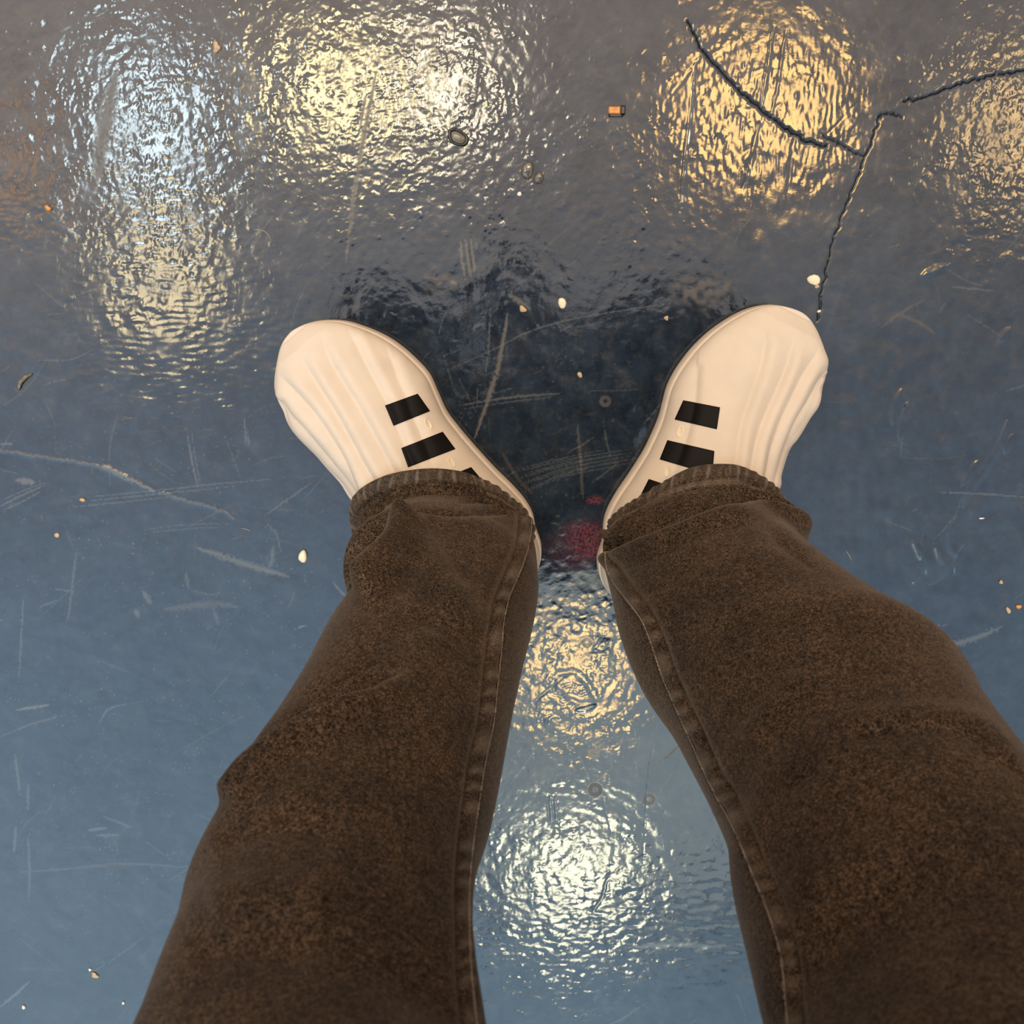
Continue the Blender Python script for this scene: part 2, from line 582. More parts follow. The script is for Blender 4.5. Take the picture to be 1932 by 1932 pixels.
# pale rubbed streaks and scratches
SCR = [([(957, 592), (950, 640), (940, 690), (922, 750), (895, 828)], 5.5, .0, .62), ([(925, 575), (922, 650), (916, 710)], 1.8, .35, 0),
       ([(845, 698), (930, 660), (1000, 625), (1080, 602), (1180, 585), (1265, 572)], 1.6, .25, .1), ([(958, 555), (975, 565), (1000, 582)], 5, .0, .5),
       ([(868, 452), (873, 500), (879, 530)], 3.4, .28, .4), ([(878, 452), (884, 500), (889, 525)], 3.4, .28, .4), ([(887, 450), (893, 490), (896, 512)], 3.2, .26, .4),
       ([(898, 458), (899, 470)], 3.4, .2, .3),
       ([(710, 135), (700, 190), (688, 250), (672, 340), (660, 430), (652, 500)], 5, 0, .45), ([(690, 180), (680, 240)], 3, 0, .4),
       ([(218, 140), (205, 200), (192, 270), (183, 340)], 17, 0, .42),
       ([(165, 938), (300, 925), (420, 912), (530, 903)], 1.6, .30, .0), ([(160, 946), (300, 932), (440, 918)], 1.6, .30, 0), ([(170, 955), (260, 944), (330, 936)], 1.4, .25, 0),
       ([(125, 958), (200, 950), (300, 940)], 1.5, .25, 0), ([(270, 1000), (350, 990), (440, 988)], 1.4, .22, 0), ([(280, 1005), (380, 996), (430, 994)], 1.3, .2, 0),
       ([(372, 1034), (420, 1050), (480, 1070), (545, 1088)], 7, .42, .12), ([(0, 955), (40, 935), (85, 915)], 2.2, .36, 0), ([(0, 945), (40, 928), (80, 912)], 1.5, .3, 0),
       ([(8, 962), (50, 942), (80, 925)], 1.5, .3, 0), ([(354, 822), (362, 870), (374, 920)], 2.4, .36, 0), ([(362, 822), (370, 872), (380, 920)], 1.6, .28, 0),
       ([(461, 790), (464, 842)], 2.2, .34, 0), ([(467, 812), (469, 842)], 2.2, .3, 0), ([(500, 972), (540, 945), (585, 912)], 2.2, .32, 0),
       ([(44, 1122), (40, 1200), (36, 1278)], 2.0, .34, 0), ([(30, 1340), (60, 1335), (95, 1330)], 3.0, .55, 0), ([(0, 1390), (60, 1366), (125, 1348)], 1.5, .32, 0),
       ([(187, 1365), (205, 1338), (240, 1328)], 2.2, .3, 0), ([(0, 1480), (20, 1440), (30, 1410)], 2.0, .0, .0), ([(40, 1645), (120, 1640), (240, 1630), (350, 1636)], 2.6, .22, 0),
       ([(195, 1632), (235, 1632)], 2.0, 0, .5), ([(222, 1625), (222, 1645)], 2.5, 0, .5), ([(0, 1900), (25, 1880), (55, 1852)], 3.2, .45, 0),
       ([(28, 1420), (34, 1470), (38, 1500)], 2.6, .36, 0), ([(53, 1480), (53, 1530)], 2.4, .36, 0), ([(52, 1575), (56, 1640), (54, 1700)], 3.0, .28, 0),
       ([(30, 1560), (26, 1610)], 3.0, .36, 0), ([(165, 1567), (200, 1562)], 3.4, .4, 0), ([(180, 1576), (225, 1576)], 3.2, .34, 0), ([(195, 1540), (250, 1562)], 3, .25, 0),
       ([(1722, 1238), (1780, 1222), (1840, 1204), (1890, 1182)], 6.5, .40, 0), ([(1760, 928), (1850, 932), (1932, 938)], 1.8, .36, 0),
       ([(1690, 590), (1740, 612), (1765, 630)], 5, .0, .35), ([(1660, 620), (1700, 590), (1745, 565)], 4, .0, .3), ([(1790, 540), (1880, 550)], 2, .2, .2),
       ([(1746, 1184), (1790, 1178)], 1.6, .3, 0), ([(556, 1188), (566, 1183), (578, 1180)], 1.6, .7, 0),
       ([(1090, 800), (1095, 870), (1100, 940)], 4.5, 0, .35), ([(948, 855), (975, 900), (1005, 930)], 5, 0, .32), ([(865, 765), (960, 750), (1060, 742)], 2.6, .26, .2),
       ([(870, 772), (950, 760), (1050, 748)], 1.6, .26, .0), ([(900, 764), (900, 732)], 2, .25, 0), ([(1138, 800), (1145, 835), (1152, 862)], 1.6, .34, 0),
       ([(1070, 855), (1100, 838), (1120, 825)], 1.8, .26, 0), ([(1115, 912), (1145, 890), (1170, 870)], 1.6, .3, 0), ([(1215, 800), (1240, 770), (1250, 758)], 1.8, .3, .0),
       ([(1180, 1788), (1260, 1782), (1340, 1786), (1370, 1784)], 6, .34, 0), ([(1240, 1500), (1300, 1410)], 1.4, 0, .3),
       ([(1243, 1438), (1262, 1425), (1288, 1398)], 2.6, 0, .7), ([(140, 1118), (100, 1110)], 2, .3, 0), ([(75, 1145), (110, 1132)], 3.0, .25, 0),
       ([(310, 1150), (400, 1140), (448, 1145)], 8, .22, .12), ([(350, 1080), (356, 1110)], 4, .26, 0), ([(400, 1140), (412, 1180)], 4, .22, 0), ([(516, 1032), (512, 1060), (508, 1070)], 6, .30, .0),
       ([(500, 985), (520, 1005), (530, 1040)], 2.0, .3, .2), ([(628, 1098), (645, 1118), (660, 1132)], 2.4, .5, .2), ([(30, 906), (65, 910)], 7, .45, .15),
       ([(0, 838), (20, 838), (27, 832)], 2, .4, 0), ([(145, 1035), (138, 1090), (132, 1145), (125, 1175)], 3, .28, 0), ([(270, 1115), (285, 1140)], 5, .38, 0),
       ([(255, 1150), (262, 1165)], 5, .35, 0)]
for i, (p, w, s, dd) in enumerate(SCR):
    P = jag(catmull(p, 20), .35, 40, i + 50)
    if s:
        stroke(scratch, P, max(w, 1.5), s * 0.9, True, .35 if w > 2 else .5)
    if dd:
        stroke(dirt, P, w, dd, True, .30)
# bundle of fine parallel scuffs between the shoes
for k in range(12):
    o = k * 5.2
    stroke(scratch, jag([(985 + k * 2 - (k % 3) * 8, 862 + o * .8 + 20), (1060, 848 + o * .62 + 16), (1150 + (k * 37) % 60, 836 + o * .45 + 10)], .4, 24, k), 1.4, .20, True, .4)
# random hairline scratches and flecks
for k in range(360):
    cx, cy = rng.uniform(-60, 1990), rng.uniform(380, 1990)
    if 700 < cy and 1180 < cx < 1932 and rng.random() < .55:
        continue
    L = rng.uniform(10, 120) * (0.4 + rng.random())
    an = rng.normal(-0.35, 0.6) if rng.random() < .7 else rng.uniform(-1.6, 1.6)
    dx, dy = math.cos(an) * L / 2, math.sin(an) * L / 2
    bow = rng.normal(0, L * .04)
    stroke(scratch, catmull([(cx - dx, cy - dy), (cx - dy * .1 * 0 + bow, cy + bow), (cx + dx, cy + dy)], 12), rng.uniform(1.2, 1.8), rng.uniform(.06, .22), True, .4)
fle = band_noise(0.0052, 0.5, 1.0, 1.0, seed=31)
left_zone = np.maximum(blob(300, 1250, 420, 520), 0.6 * blob(1030, 780, 230, 240))
scratch = np.maximum(scratch, 0.42 * smooth01((fle - 1.95) / .8) * left_zone * patch)
fle2 = band_noise(0.0026, 0.4, seed=32)
scratch = np.maximum(scratch, 0.55 * smooth01((fle2 - 3.0) / .5) * np.maximum(left_zone, .35))
# brownish scuffs between the shoes
sc = 0.6 * band_noise(0.022, 0.6, seed=33) + 0.6 * band_noise(0.008, 0.5, seed=35) + 0.4 * band_noise(0.0035, 0.5, seed=36)
dirt = np.maximum(dirt, 0.17 * smooth01((sc - .4) / 1.5) * blob(1040, 740, 220, 220) * (0.5 + 0.5 * smooth01(.5 + .5 * n_peb)))
dirt = np.maximum(dirt, 0.34 * blob(1325, 548, 60, 30) * smooth01(.6 + .4 * n_big))
dirt = np.maximum(dirt, 0.30 * blob(830, 535, 30, 20) * smooth01(.6 + .4 * n_big))
# red reflection between the heels, painted into the floor colour
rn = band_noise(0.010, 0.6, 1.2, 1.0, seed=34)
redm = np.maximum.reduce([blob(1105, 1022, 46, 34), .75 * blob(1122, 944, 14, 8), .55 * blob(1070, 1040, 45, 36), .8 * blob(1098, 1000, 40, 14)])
red_refl = 0.60 * redm * (0.45 + 0.55 * smooth01((PX - 1040) / 80)) * smooth01(.72 + .14 * rn + .10 * n_peb)
red_refl *= (PY > 925) * smooth01(.62 + .45 * band_noise(0.004, .5, seed=37))
for cx, cy in ((1052, 978), (1092, 984), (1060, 1000), (1080, 965)):
    Hh += 0.9e-4 * np.exp(-(((np.hypot(PX - cx, (PY - cy) * 1.2)) - 9) / 3.0) ** 2)

edge = np.minimum.reduce([GX - x0, x1 - GX, GY - y0, y1 - GY]) / 0.02
Hh *= smooth01(edge)
Hh[0, :] = Hh[-1, :] = 0
Hh[:, 0] = Hh[:, -1] = 0
V = np.stack([GX, GY, Hh], -1).reshape(-1, 3)
idx = np.arange(NX * NY).reshape(NY, NX)
Q = np.stack([idx[:-1, :-1], idx[:-1, 1:], idx[1:, 1:], idx[1:, :-1]], -1).reshape(-1, 4)
# the rest of the hall floor, joined on around the detailed middle
R_ = 14.0
ext = np.array([[-R_, -R_, 0], [R_, -R_, 0], [R_, R_, 0], [-R_, R_, 0]])
nv = len(V)
c0, c1, c2, c3 = idx[0, 0], idx[0, -1], idx[-1, -1], idx[-1, 0]
Q2 = np.array([[nv, nv + 1, c1, c0], [nv + 1, nv + 2, c2, c1], [nv + 2, nv + 3, c3, c2], [nv + 3, nv, c0, c3]])
att = {k: np.r_[v.ravel(), np.zeros(4)] for k, v in (('scratch', scratch), ('dirt', dirt), ('crack', crack), ('red_reflection', red_refl))}
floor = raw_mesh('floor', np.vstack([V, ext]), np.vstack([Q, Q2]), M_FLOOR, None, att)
tag(floor, 'glossy dark blue painted floor with cracks, scuffs and lumpy brush marks', 'floor', kind='structure')

# ------------------------------------------------------------------ lamps overhead (seen mirrored in the floor)
ZL = 3.6


def mirror_at(px, py, z):
    d = ray(px, py)
    d = d * np.array([1, 1, -1.0])
    c = CAM * np.array([1, 1, -1.0])
    return c + d * ((z - c[2]) / d[2])


def lathe(prof, n=40):
    prof = np.asarray(prof, float)
    a = np.linspace(0, 2 * math.pi, n, endpoint=False)
    return np.stack([np.outer(prof[:, 0], np.cos(a)), np.outer(prof[:, 0], np.sin(a)), np.repeat(prof[:, 1][:, None], n, 1)], -1)


def hall_lamp(px, py, rx, ry, col, strength, label):
    c = mirror_at(px, py, ZL)
    root = empty('ceiling_lamp', c)
    tag(root, label, 'lamp', 'lamps mirrored in the glossy floor')
    k = (ZL + HC) / F
    rx, ry = rx * k, ry * k
    G = lathe([(1e-4, -0.030), (0.45, -0.028), (0.8, -0.018), (0.97, -0.006), (1.0, 0.0), (0.9, 0.012), (1e-4, 0.014)])
    G[..., 0] *= rx
    G[..., 1] *= ry
    grid_mesh('diffuser', G + c, glow('lamp_glow', col, strength), root, wrap=True, flip=False)
    S = lathe([(1.03, -0.004), (1.12, -0.004), (1.14, 0.02), (0.9, 0.08), (0.25, 0.11), (1e-4, 0.11)])
    S[..., 0] *= rx
    S[..., 1] *= ry
    grid_mesh('lamp_housing', S + c, M_METAL, root, wrap=True)
    return root


WARM = (1.0, 0.66, 0.30)
YEL = (1.0, 0.80, 0.42)
COOL = (0.80, 0.95, 1.0)
GRN = (1.0, 0.97, 0.70)
LAMPS = [(640, 175, 92, 84, YEL, 30, 'round warm yellow lamp mirrored as the glow above the left shoe'),
         (845, 165, 58, 92, (1.0, 0.84, 0.60), 30, 'warm white lamp mirrored just right of the yellow glow at the top'),
         (1440, 205, 120, 120, (1.0, 0.60, 0.22), 24, 'large amber lamp mirrored under the dark crack at upper right'),
         (1915, 240, 60, 120, WARM, 16, 'amber lamp mirrored at the right edge of the floor'),
         (285, 235, 64, 120, COOL, 21, 'tall bluish white lamp mirrored at upper left'),
         (310, 520, 84, 100, (1.0, 0.82, 0.50), 15, 'pale yellow lamp mirrored in the ridged paint left of the shoes'),
         (1085, 1262, 80, 80, (1.0, 0.68, 0.30), 25, 'amber lamp mirrored between the trouser legs, over the peeled patch'),
         (1085, 1650, 100, 100, GRN, 24, 'pale greenish white lamp mirrored low between the trouser legs'),
         (15, 300, 40, 110, (1.0, 0.6, 0.32), 5.5, 'dim orange lamp mirrored at the left edge of the floor')]
for a in LAMPS:
    hall_lamp(*a)

# a pale skylight behind the person, mirrored as the lighter floor between the legs
q4 = [mirror_at(px, py, ZL + 0.10) for px, py in ((880, 1075), (1400, 1075), (1440, 1730), (860, 1700))]
q4 = [np.array([p[0], p[1], ZL + 0.10]) for p in q4]
sky_root = empty('skylight', sum(q4) / 4)
tag(sky_root, 'pale skylight mirrored as the lighter blue floor between the trouser legs', 'skylight')
cq = sum(q4) / 4
V_ = [p for p in q4] + [p + np.array([0, 0, 0.02]) for p in q4]
o = mesh_from('pane', V_, [(0, 1, 2, 3), (7, 6, 5, 4), (0, 4, 5, 1), (1, 5, 6, 2), (2, 6, 7, 3), (3, 7, 4, 0)], glow('skylight_pane', (0.78, 0.95, 1.0), 3.1), sky_root, False)
V_, F_ = [], []
for zz in (-0.03, 0.06):
    for k_ in (1.0, 1.08):
        V_ += [cq + (p - cq) * k_ + np.array([0, 0, zz]) for p in q4]
for k in range(4):
    j = (k + 1) % 4
    F_ += [(k, j, 4 + j, 4 + k), (8 + k, 12 + k, 12 + j, 8 + j), (4 + k, 4 + j, 12 + j, 12 + k), (k, 8 + k, 8 + j, j)]
o = mesh_from('frame', V_, F_, M_METAL, sky_root, False)

# ------------------------------------------------------------------ the person
person = empty('person', at_z(1070, 1000, 0.0))
tag(person, 'person in brown-black jeans and cream striped shoes, seen from above over own feet', 'person')


def cast(bvh, px, py):
    d = Vector(ray(px, py)).normalized()
    h = bvh.ray_cast(Vector(CAM), d)
    if h[0] is None:
        return None, None
    n = h[1]
    if n.dot(d) > 0:
        n = -n
    return np.array(h[0]), np.array(n)


def bvh_of(X, wrap=False):
    nr, nc, _ = X.shape
    idx = np.arange(nr * nc).reshape(nr, nc)
    if wrap:
        r = np.roll(idx, -1, 1)
        q = np.stack([idx[:-1], r[:-1], r[1:], idx[1:]], -1).reshape(-1, 4)
    else:
        q = np.stack([idx[:-1, :-1], idx[:-1, 1:], idx[1:, 1:], idx[1:, :-1]], -1).reshape(-1, 4)
    return BVHTree.FromPolygons([Vector(v) for v in X.reshape(-1, 3)], [tuple(f) for f in q.tolist()])


def normals(X, wrap):
    du = (np.roll(X, -1, 1) - np.roll(X, 1, 1)) if wrap else np.gradient(X, axis=1)
    dv = np.gradient(X, axis=0)
    n = np.cross(du, dv)
    return n / np.maximum(np.linalg.norm(n, axis=-1, keepdims=True), 1e-12)


# ---- shoes
def build_shoe(outline_px, axis_px, creases, stripes, vents, label, medial_first, amp, zo=0.020):
    """outline: closed pixel polygon on the sole's widest edge; axis: toe, heel pixels; creases: pixel polylines on the toe shell"""
    OL = catmull(outline_px, 520, True)
    Wd = at_z(OL[:, 0], OL[:, 1], zo)[:, :2]
    T = at_z(*axis_px[0], zo)[:2]
    Hl = at_z(*axis_px[1], zo)[:2]
    ax = (Hl - T) / np.linalg.norm(Hl - T)
    pr = np.array([-ax[1], ax[0]])
    s = (Wd - T) @ ax
    q = (Wd - T) @ pr
    smin, smax = s.min(), s.max()
    Lg = smax - smin
    ns = 200
    f = 0.5 - 0.5 * np.cos(np.linspace(0.035, math.pi - 0.035, ns))
    ss = smin + f * Lg
    lo, hi = np.zeros(ns), np.zeros(ns)
    for i, sv in enumerate(ss):
        k = np.where((s - sv) * (np.roll(s, -1) - sv) <= 0)[0]
        qq = []
        for j in k:
            j2 = (j + 1) % len(s)
            den = s[j2] - s[j]
            t = 0.5 if abs(den) < 1e-12 else (sv - s[j]) / den
            qq.append(q[j] + t * (q[j2] - q[j]))
        lo[i], hi[i] = min(qq), max(qq)
    # hi or lo is the inner (medial) side
    hf = np.interp(f, [0, .015, .05, .10, .18, .28, .38, .48, .58, .68, .80, .92, .975, 1], [.026, .034, .043, .050, .057, .064, .071, .077, .080, .080, .078, .074, .064, .03])
    c = (lo + hi) / 2
    hw = (hi - lo) / 2
    # bottom and sole rim rows, then the dome
    sole_prof = [(-0.90, 0.001), (-0.965, 0.0015), (-0.992, 0.006), (-1.0, 0.014), (-0.999, 0.020), (-0.985, 0.0262), (-0.955, 0.0305), (-0.945, 0.0300)]
    nd = 150
    th = np.linspace(0, math.pi, nd)
    rows = []
    med = 1 if medial_first else -1        # sign of q on the inner side
    for i in range(ns):
        sec = []
        for a, z in sole_prof:
            sec.append((c[i] + a * hw[i], z))
        lat = 0.0022 * smooth01((f[i] - 0.06) / 0.1)      # the shell swells past the rim on the outer side
        in_ = 0.054 * hw[i]
        inset_lo = in_ - (lat if med > 0 else 0.0)
        inset_hi = in_ - (lat if med < 0 else 0.0)
        l2, h2 = lo[i] + inset_lo, hi[i] - inset_hi
        cc, ww = (l2 + h2) / 2, (h2 - l2) / 2
        zb = 0.0302
        ht = max(hf[i] - zb, 0.002)
        x = -np.sign(np.cos(th)) * np.abs(np.cos(th)) ** 0.92
        zc = np.sin(th) ** 0.95
        lean = -0.10 * med * (1 - x * x)
        skew = 1 + 0.0 * x
        for xx, zz, le in zip(x, zc, lean):
            sec.append((cc + ww * (xx + le * 0.6), zb + ht * zz * (1 - 0.06 * med * xx)))
        for a, z in reversed(sole_prof):
            sec.append((c[i] - a * hw[i], z))
        rows.append(sec)
    A = np.array(rows)
    X = np.empty((ns, A.shape[1], 3))
    X[..., :2] = T + ss[:, None, None] * ax + A[..., 0:1] * pr
    X[..., 2] = A[..., 1]
    # toe-shell flutes
    npf = len(sole_prof)
    px, py = proj(X)
    Nn = normals(X, False)
    if Nn[ns // 2, A.shape[1] // 2, 2] < 0:
        Nn = -Nn
    prep = []
    for cr_ in creases:
        d, sd, al = seg_dist(px, py, catmull(cr_, 40))
        prep.append(d * sd)
    D = np.stack(prep, 0)                          # signed pixel distance to each crease, creases ordered outer -> inner
    disp = np.zeros(px.shape)
    fade = smooth01((f - 0.03) / 0.13)[:, None] * smooth01((0.80 - f) / 0.25)[:, None]
    for k in range(len(creases)):
        a = amp[min(k, len(amp) - 1)]
        d = np.abs(D[k])
        w_in = np.where(D[k] > 0, 15.0, 7.5)        # gentle slope on one side, step on the other
        disp -= a * np.exp(-(d / w_in) ** 1.3)
        disp += 0.30 * a * np.exp(-((D[k] + 17) / 11.0) ** 2)
    zmask = smooth01((X[..., 2] - 0.0295) / 0.006)
    X = X + Nn * (disp * fade * zmask)[..., None]
    shoe = empty('shoe', (T[0] + ax[0] * Lg / 2, T[1] + ax[1] * Lg / 2, 0))
    shoe.parent = person
    shoe.matrix_parent_inverse = person.matrix_world.inverted()
    bpy.context.view_layer.update()
    shoe['label'] = label
    nc = X.shape[1]
    up = X[:, npf - 1:nc - npf + 1]
    # close toe and heel of the upper
    grid_mesh('shoe_upper', close_ends(up), M_SHOE, shoe, flip=flip_needed(up))
    lowL = X[:, :npf]
    lowR = X[:, nc - npf:]
    so = np.concatenate([lowL, lowR[:, :]], 1)
    # sole: rim on both sides joined underneath and round toe and heel
    ring = np.concatenate([lowL[:, ::-1].transpose(1, 0, 2), lowR[::-1].transpose(1, 0, 2)], 1)   # rows from rim down, cols round the shoe
    cen = ring[-1].mean(0)
    bot = np.stack([ring[-1] * (1 - t) + cen * t for t in (0.3, 0.7, 0.99)], 0)
    so = np.concatenate([ring, bot], 0)
    grid_mesh('sole', so, M_SHOE, shoe, wrap=True, flip=flip_needed(so[:npf, :ns], out=True))
    bv = bvh_of(up)
    # stripes: printed bands, thin but real
    for (a, b_, c_, d_) in stripes:
        a, b_, c_, d_ = map(np.array, (a, b_, c_, d_))
        nu, nw = 26, 18
        P = np.zeros((nw, nu, 3))
        Q_ = np.zeros((nw, nu, 3))
        ok = True
        for j in range(nw):
            for i in range(nu):
                u, w = i / (nu - 1), j / (nw - 1)
                p = (a * (1 - u) + b_ * u) * (1 - w) + (d_ * (1 - u) + c_ * u) * w
                h, nn = cast(bv, *p)
                if h is None:
                    h = P[j, i - 1] if i else P[j - 1, i]
                    nn = np.array([0, 0, 1.0])
                P[j, i] = h + nn * 0.0008
                Q_[j, i] = h - nn * 0.0004
        top = P
        rim_idx = [(0, i) for i in range(nu)] + [(j, nu - 1) for j in range(1, nw)] + [(nw - 1, i) for i in range(nu - 2, -1, -1)] + [(j, 0) for j in range(nw - 2, 0, -1)]
        V = list(P.reshape(-1, 3))
        faces = [(j * nu + i, j * nu + i + 1, (j + 1) * nu + i + 1, (j + 1) * nu + i) for j in range(nw - 1) for i in range(nu - 1)]
        b0 = len(V)
        V += [Q_[r] for r in rim_idx]
        m = len(rim_idx)
        for k in range(m):
            k2 = (k + 1) % m
            r1, r2 = rim_idx[k], rim_idx[k2]
            faces.append((r1[0] * nu + r1[1], b0 + k, b0 + k2, r2[0] * nu + r2[1]))
        st = mesh_from('stripe', V, faces, M_STRIPE, shoe)
        fix_normals(st)
        st['label'] = 'black printed stripe'
    # small oval vents between the stripes: a raised lip round a sunken dish
    for (cx, cy, ra, rb, ang) in vents:
        h, nn = cast(bv, cx, cy)
        hx, _ = cast(bv, cx + 6 * math.cos(ang), cy + 6 * math.sin(ang))
        e1 = hx - h
        e1 -= nn * (e1 @ nn)
        e1 /= np.linalg.norm(e1)
        e2 = np.cross(nn, e1)
        k = 1.3 / F
        prof = [(1.25, -0.0003), (1.08, 0.0006), (0.92, 0.0007), (0.80, 0.0001), (0.45, 0.00005), (0.02, 0.00005)]
        an = np.linspace(0, 2 * math.pi, 28, endpoint=False)
        G = np.stack([h + nn * z + np.outer(np.cos(an), e1) * (ra * k * r) + np.outer(np.sin(an), e2) * (rb * k * r) for r, z in prof], 0)
        o = grid_mesh('vent_hole', G, M_HOLE, shoe, wrap=True)
        fix_normals(o)
    return up


def close_ends(U):
    a = U[0].mean(0)
    b = U[-1].mean(0)
    first = np.stack([U[0] * (1 - t) + a * t for t in (0.98, 0.6, 0.3)], 0)
    last = np.stack([U[-1] * (1 - t) + b * t for t in (0.3, 0.6, 0.98)], 0)
    return np.concatenate([first, U, last], 0)


def flip_needed(U, out=False):
    n = normals(U, False)
    if out:
        c = U.reshape(-1, 3).mean(0)
        i, j = U.shape[0] // 2, U.shape[1] // 2
        # outer side of one rim: compare with the opposite direction along the width
        return bool(n[i, j, :2] @ (U[i, j] - c)[:2] < 0) if False else False
    return bool(n[U.shape[0] // 2, U.shape[1] // 2, 2] < 0)


def fix_normals(ob):
    bm = bmesh.new()
    bm.from_mesh(ob.data)
    bmesh.ops.recalc_face_normals(bm, faces=bm.faces)
    bm.to_mesh(ob.data)
    bm.free()


def vpL(v, p):
    return (.66 * v + .75 * p, .75 * v - .66 * p)


def vpR(v, q):
    q = -1588 + q
    return (-.45 * v - .893 * q, .893 * v - .45 * q)


OUT_L = [(664, 944), (642, 911), (616, 882), (596, 859), (567, 830), (550, 809), (541, 791), (536, 775), (526, 757), (519.5, 738), (519, 715), (523.5, 685), (531, 656), (543, 635),
         (561, 619), (587, 608), (619, 603.5), (654, 606), (689, 616.5), (726, 632.5), (755, 651), (784, 676), (810, 705), (825, 737), (842, 774.5), (863, 803.5), (892, 838),
         (932, 882), (967, 916.6), (990, 943), (1005, 969), (1010.5, 995), vpL(1450, 86), vpL(1476, 55), vpL(1488, 0), vpL(1476, -60), vpL(1450, -90), vpL(1400, -106), vpL(1310, -116), vpL(1220, -122)]
CR_L = [[(528, 709), (555, 740), (581, 769), (605, 801), (625, 832.5), (648, 873), (668, 922), (690, 975)],
        [(567, 661), (576, 690), (602, 734), (631, 780), (660, 832.5), (683, 876), (700, 905), (730, 960)],
        [(609, 641), (619, 673), (642, 714), (671, 760), (700, 812), (726, 859), (741, 888), (770, 940)],
        [(671, 644), (686, 676), (706, 714), (729, 757), (750, 806), (767, 847), (790, 900)],
        [(741, 682), (752.5, 716.5), (765.5, 745.5), (777, 780), (793, 815), (812, 860)]]
CR_L = [[(530, 762), (545, 785), (567, 808), (600, 848), (640, 900), (665, 940)]] + CR_L
ST_L = [[(726.4, 765.3), (787.3, 743.2), (810.5, 776), (742.4, 803.5)], [(756.9, 845.6), (834.3, 815.1), (858.3, 847.6), (769.9, 881.8)],
        [(800, 917), (888, 881.8), (911, 909), (818, 950)]]
UPL = build_shoe(OUT_L, [(561, 619), vpL(1488, -8)], CR_L, ST_L, [(808, 800, 10, 5, 1.1), (852, 872, 10, 5, 1.1)],
                 'cream foam shoe with three black stripes on the left foot', True, [0.0036, 0.0050, 0.0056, 0.0050, 0.0038, 0.0022])
OUT_R = [(1465, 922), (1477, 882), (1488, 849.6), (1504, 825), (1525, 790), (1540, 767), (1547, 747), (1550, 728), (1555.5, 712), (1560.5, 693), (1561, 679), (1555, 661), (1547, 640), (1536, 618),
         (1520, 597), (1498, 584), (1471.5, 576.5), (1444.6, 575.5), (1412, 583), (1380, 598), (1342, 623.5), (1310, 653), (1288, 680), (1272, 704), (1259, 731), (1251, 761), (1243, 790), (1229, 823),
         (1213, 855), (1189, 893), (1162, 933), (1146, 963), (1139, 987), (1137, 1019), vpR(440, 105), vpR(476, 70), vpR(495, 0), vpR(476, -68), vpR(445, -98), vpR(390, -114), vpR(300, -122), vpR(220, -128)]
CR_R = [[(1549, 735), (1540, 757), (1526, 785), (1505, 820), (1488, 850), (1472, 900)],
        [(1555, 712), (1531, 755), (1504, 798), (1488, 841.5), (1474, 887), (1462, 930)],
        [(1541.5, 669), (1520, 707), (1496, 755), (1477, 798), (1461, 849.6), (1455, 890), (1446, 940)],
        [(1498, 642), (1488, 685), (1469, 734), (1450, 777), (1434, 820), (1423, 874), (1415, 930)],
        [(1447, 642), (1434, 701.5), (1415, 755), (1399, 809), (1391, 868), (1382, 930)],
        [(1315, 696), (1310, 763.5), (1299, 809), (1287, 850), (1272, 890), (1262, 920)]]
CR_R = [[tuple(p) for p in c] for c in CR_R]
ST_R = [[(1289.8, 755.4), (1358.4, 768.8), (1352.5, 810), (1273.6, 791.7)], [(1260, 830.7), (1347.7, 851), (1344, 896), (1245.4, 867)],
        [(1225, 904), (1318, 935), (1300, 975), (1207, 939)]]
UPR = build_shoe(OUT_R, [(1500, 583), vpR(495, -5)], CR_R, ST_R, [(1283, 814, 10, 5.5, 1.75), (1259, 890, 10, 5, 1.75)],
                 'cream foam shoe with three black stripes on the right foot', False, [0.0022, 0.0038, 0.0056, 0.0056, 0.0042, 0.0026])

# ---- jeans
INVD0, INVD1 = 0.780, 1.350


def leg_depth(cy):
    return 1.0 / (INVD0 + (cy - 1045) / 887.0 * (INVD1 - INVD0))


NU = 260


def ring_ellipse(L, R, dep, tang, bratio=0.92, back=0.92):
    Lw, Rw = at_d(L[0], L[1], dep), at_d(R[0], R[1], dep)
    c = (Lw + Rw) / 2
    e1 = (Rw - Lw)
    a = np.linalg.norm(e1) / 2
    e1 /= np.linalg.norm(e1)
    e2 = np.cross(tang, e1)
    e2 /= np.linalg.norm(e2)
    if e2[1] < 0:
        e2 = -e2
    ph = np.linspace(0, 2 * math.pi, NU, endpoint=False)
    br = np.where(np.sin(ph) > 0, bratio, back)
    return c - np.outer(np.cos(ph), e1) * a + np.outer(np.sin(ph) * br, e2) * a


def catmull_rings(Rg, per):
    """smooth interpolation through a list of rings; per[i] rows for span i"""
    R = np.asarray(Rg)
    P = np.concatenate([2 * R[:1] - R[1:2], R, 2 * R[-1:] - R[-2:-1]], 0)
    out = []
    for i in range(1, len(P) - 2):
        a, b, c, d = P[i - 1], P[i], P[i + 1], P[i + 2]
        for u in np.linspace(0, 1, per[i - 1], endpoint=False):
            out.append(0.5 * (2 * b + (c - a) * u + (2 * a - 5 * b + 4 * c - d) * u ** 2 + (3 * b - a - 3 * c + d) * u ** 3))
    out.append(P[-2])
    return np.asarray(out)


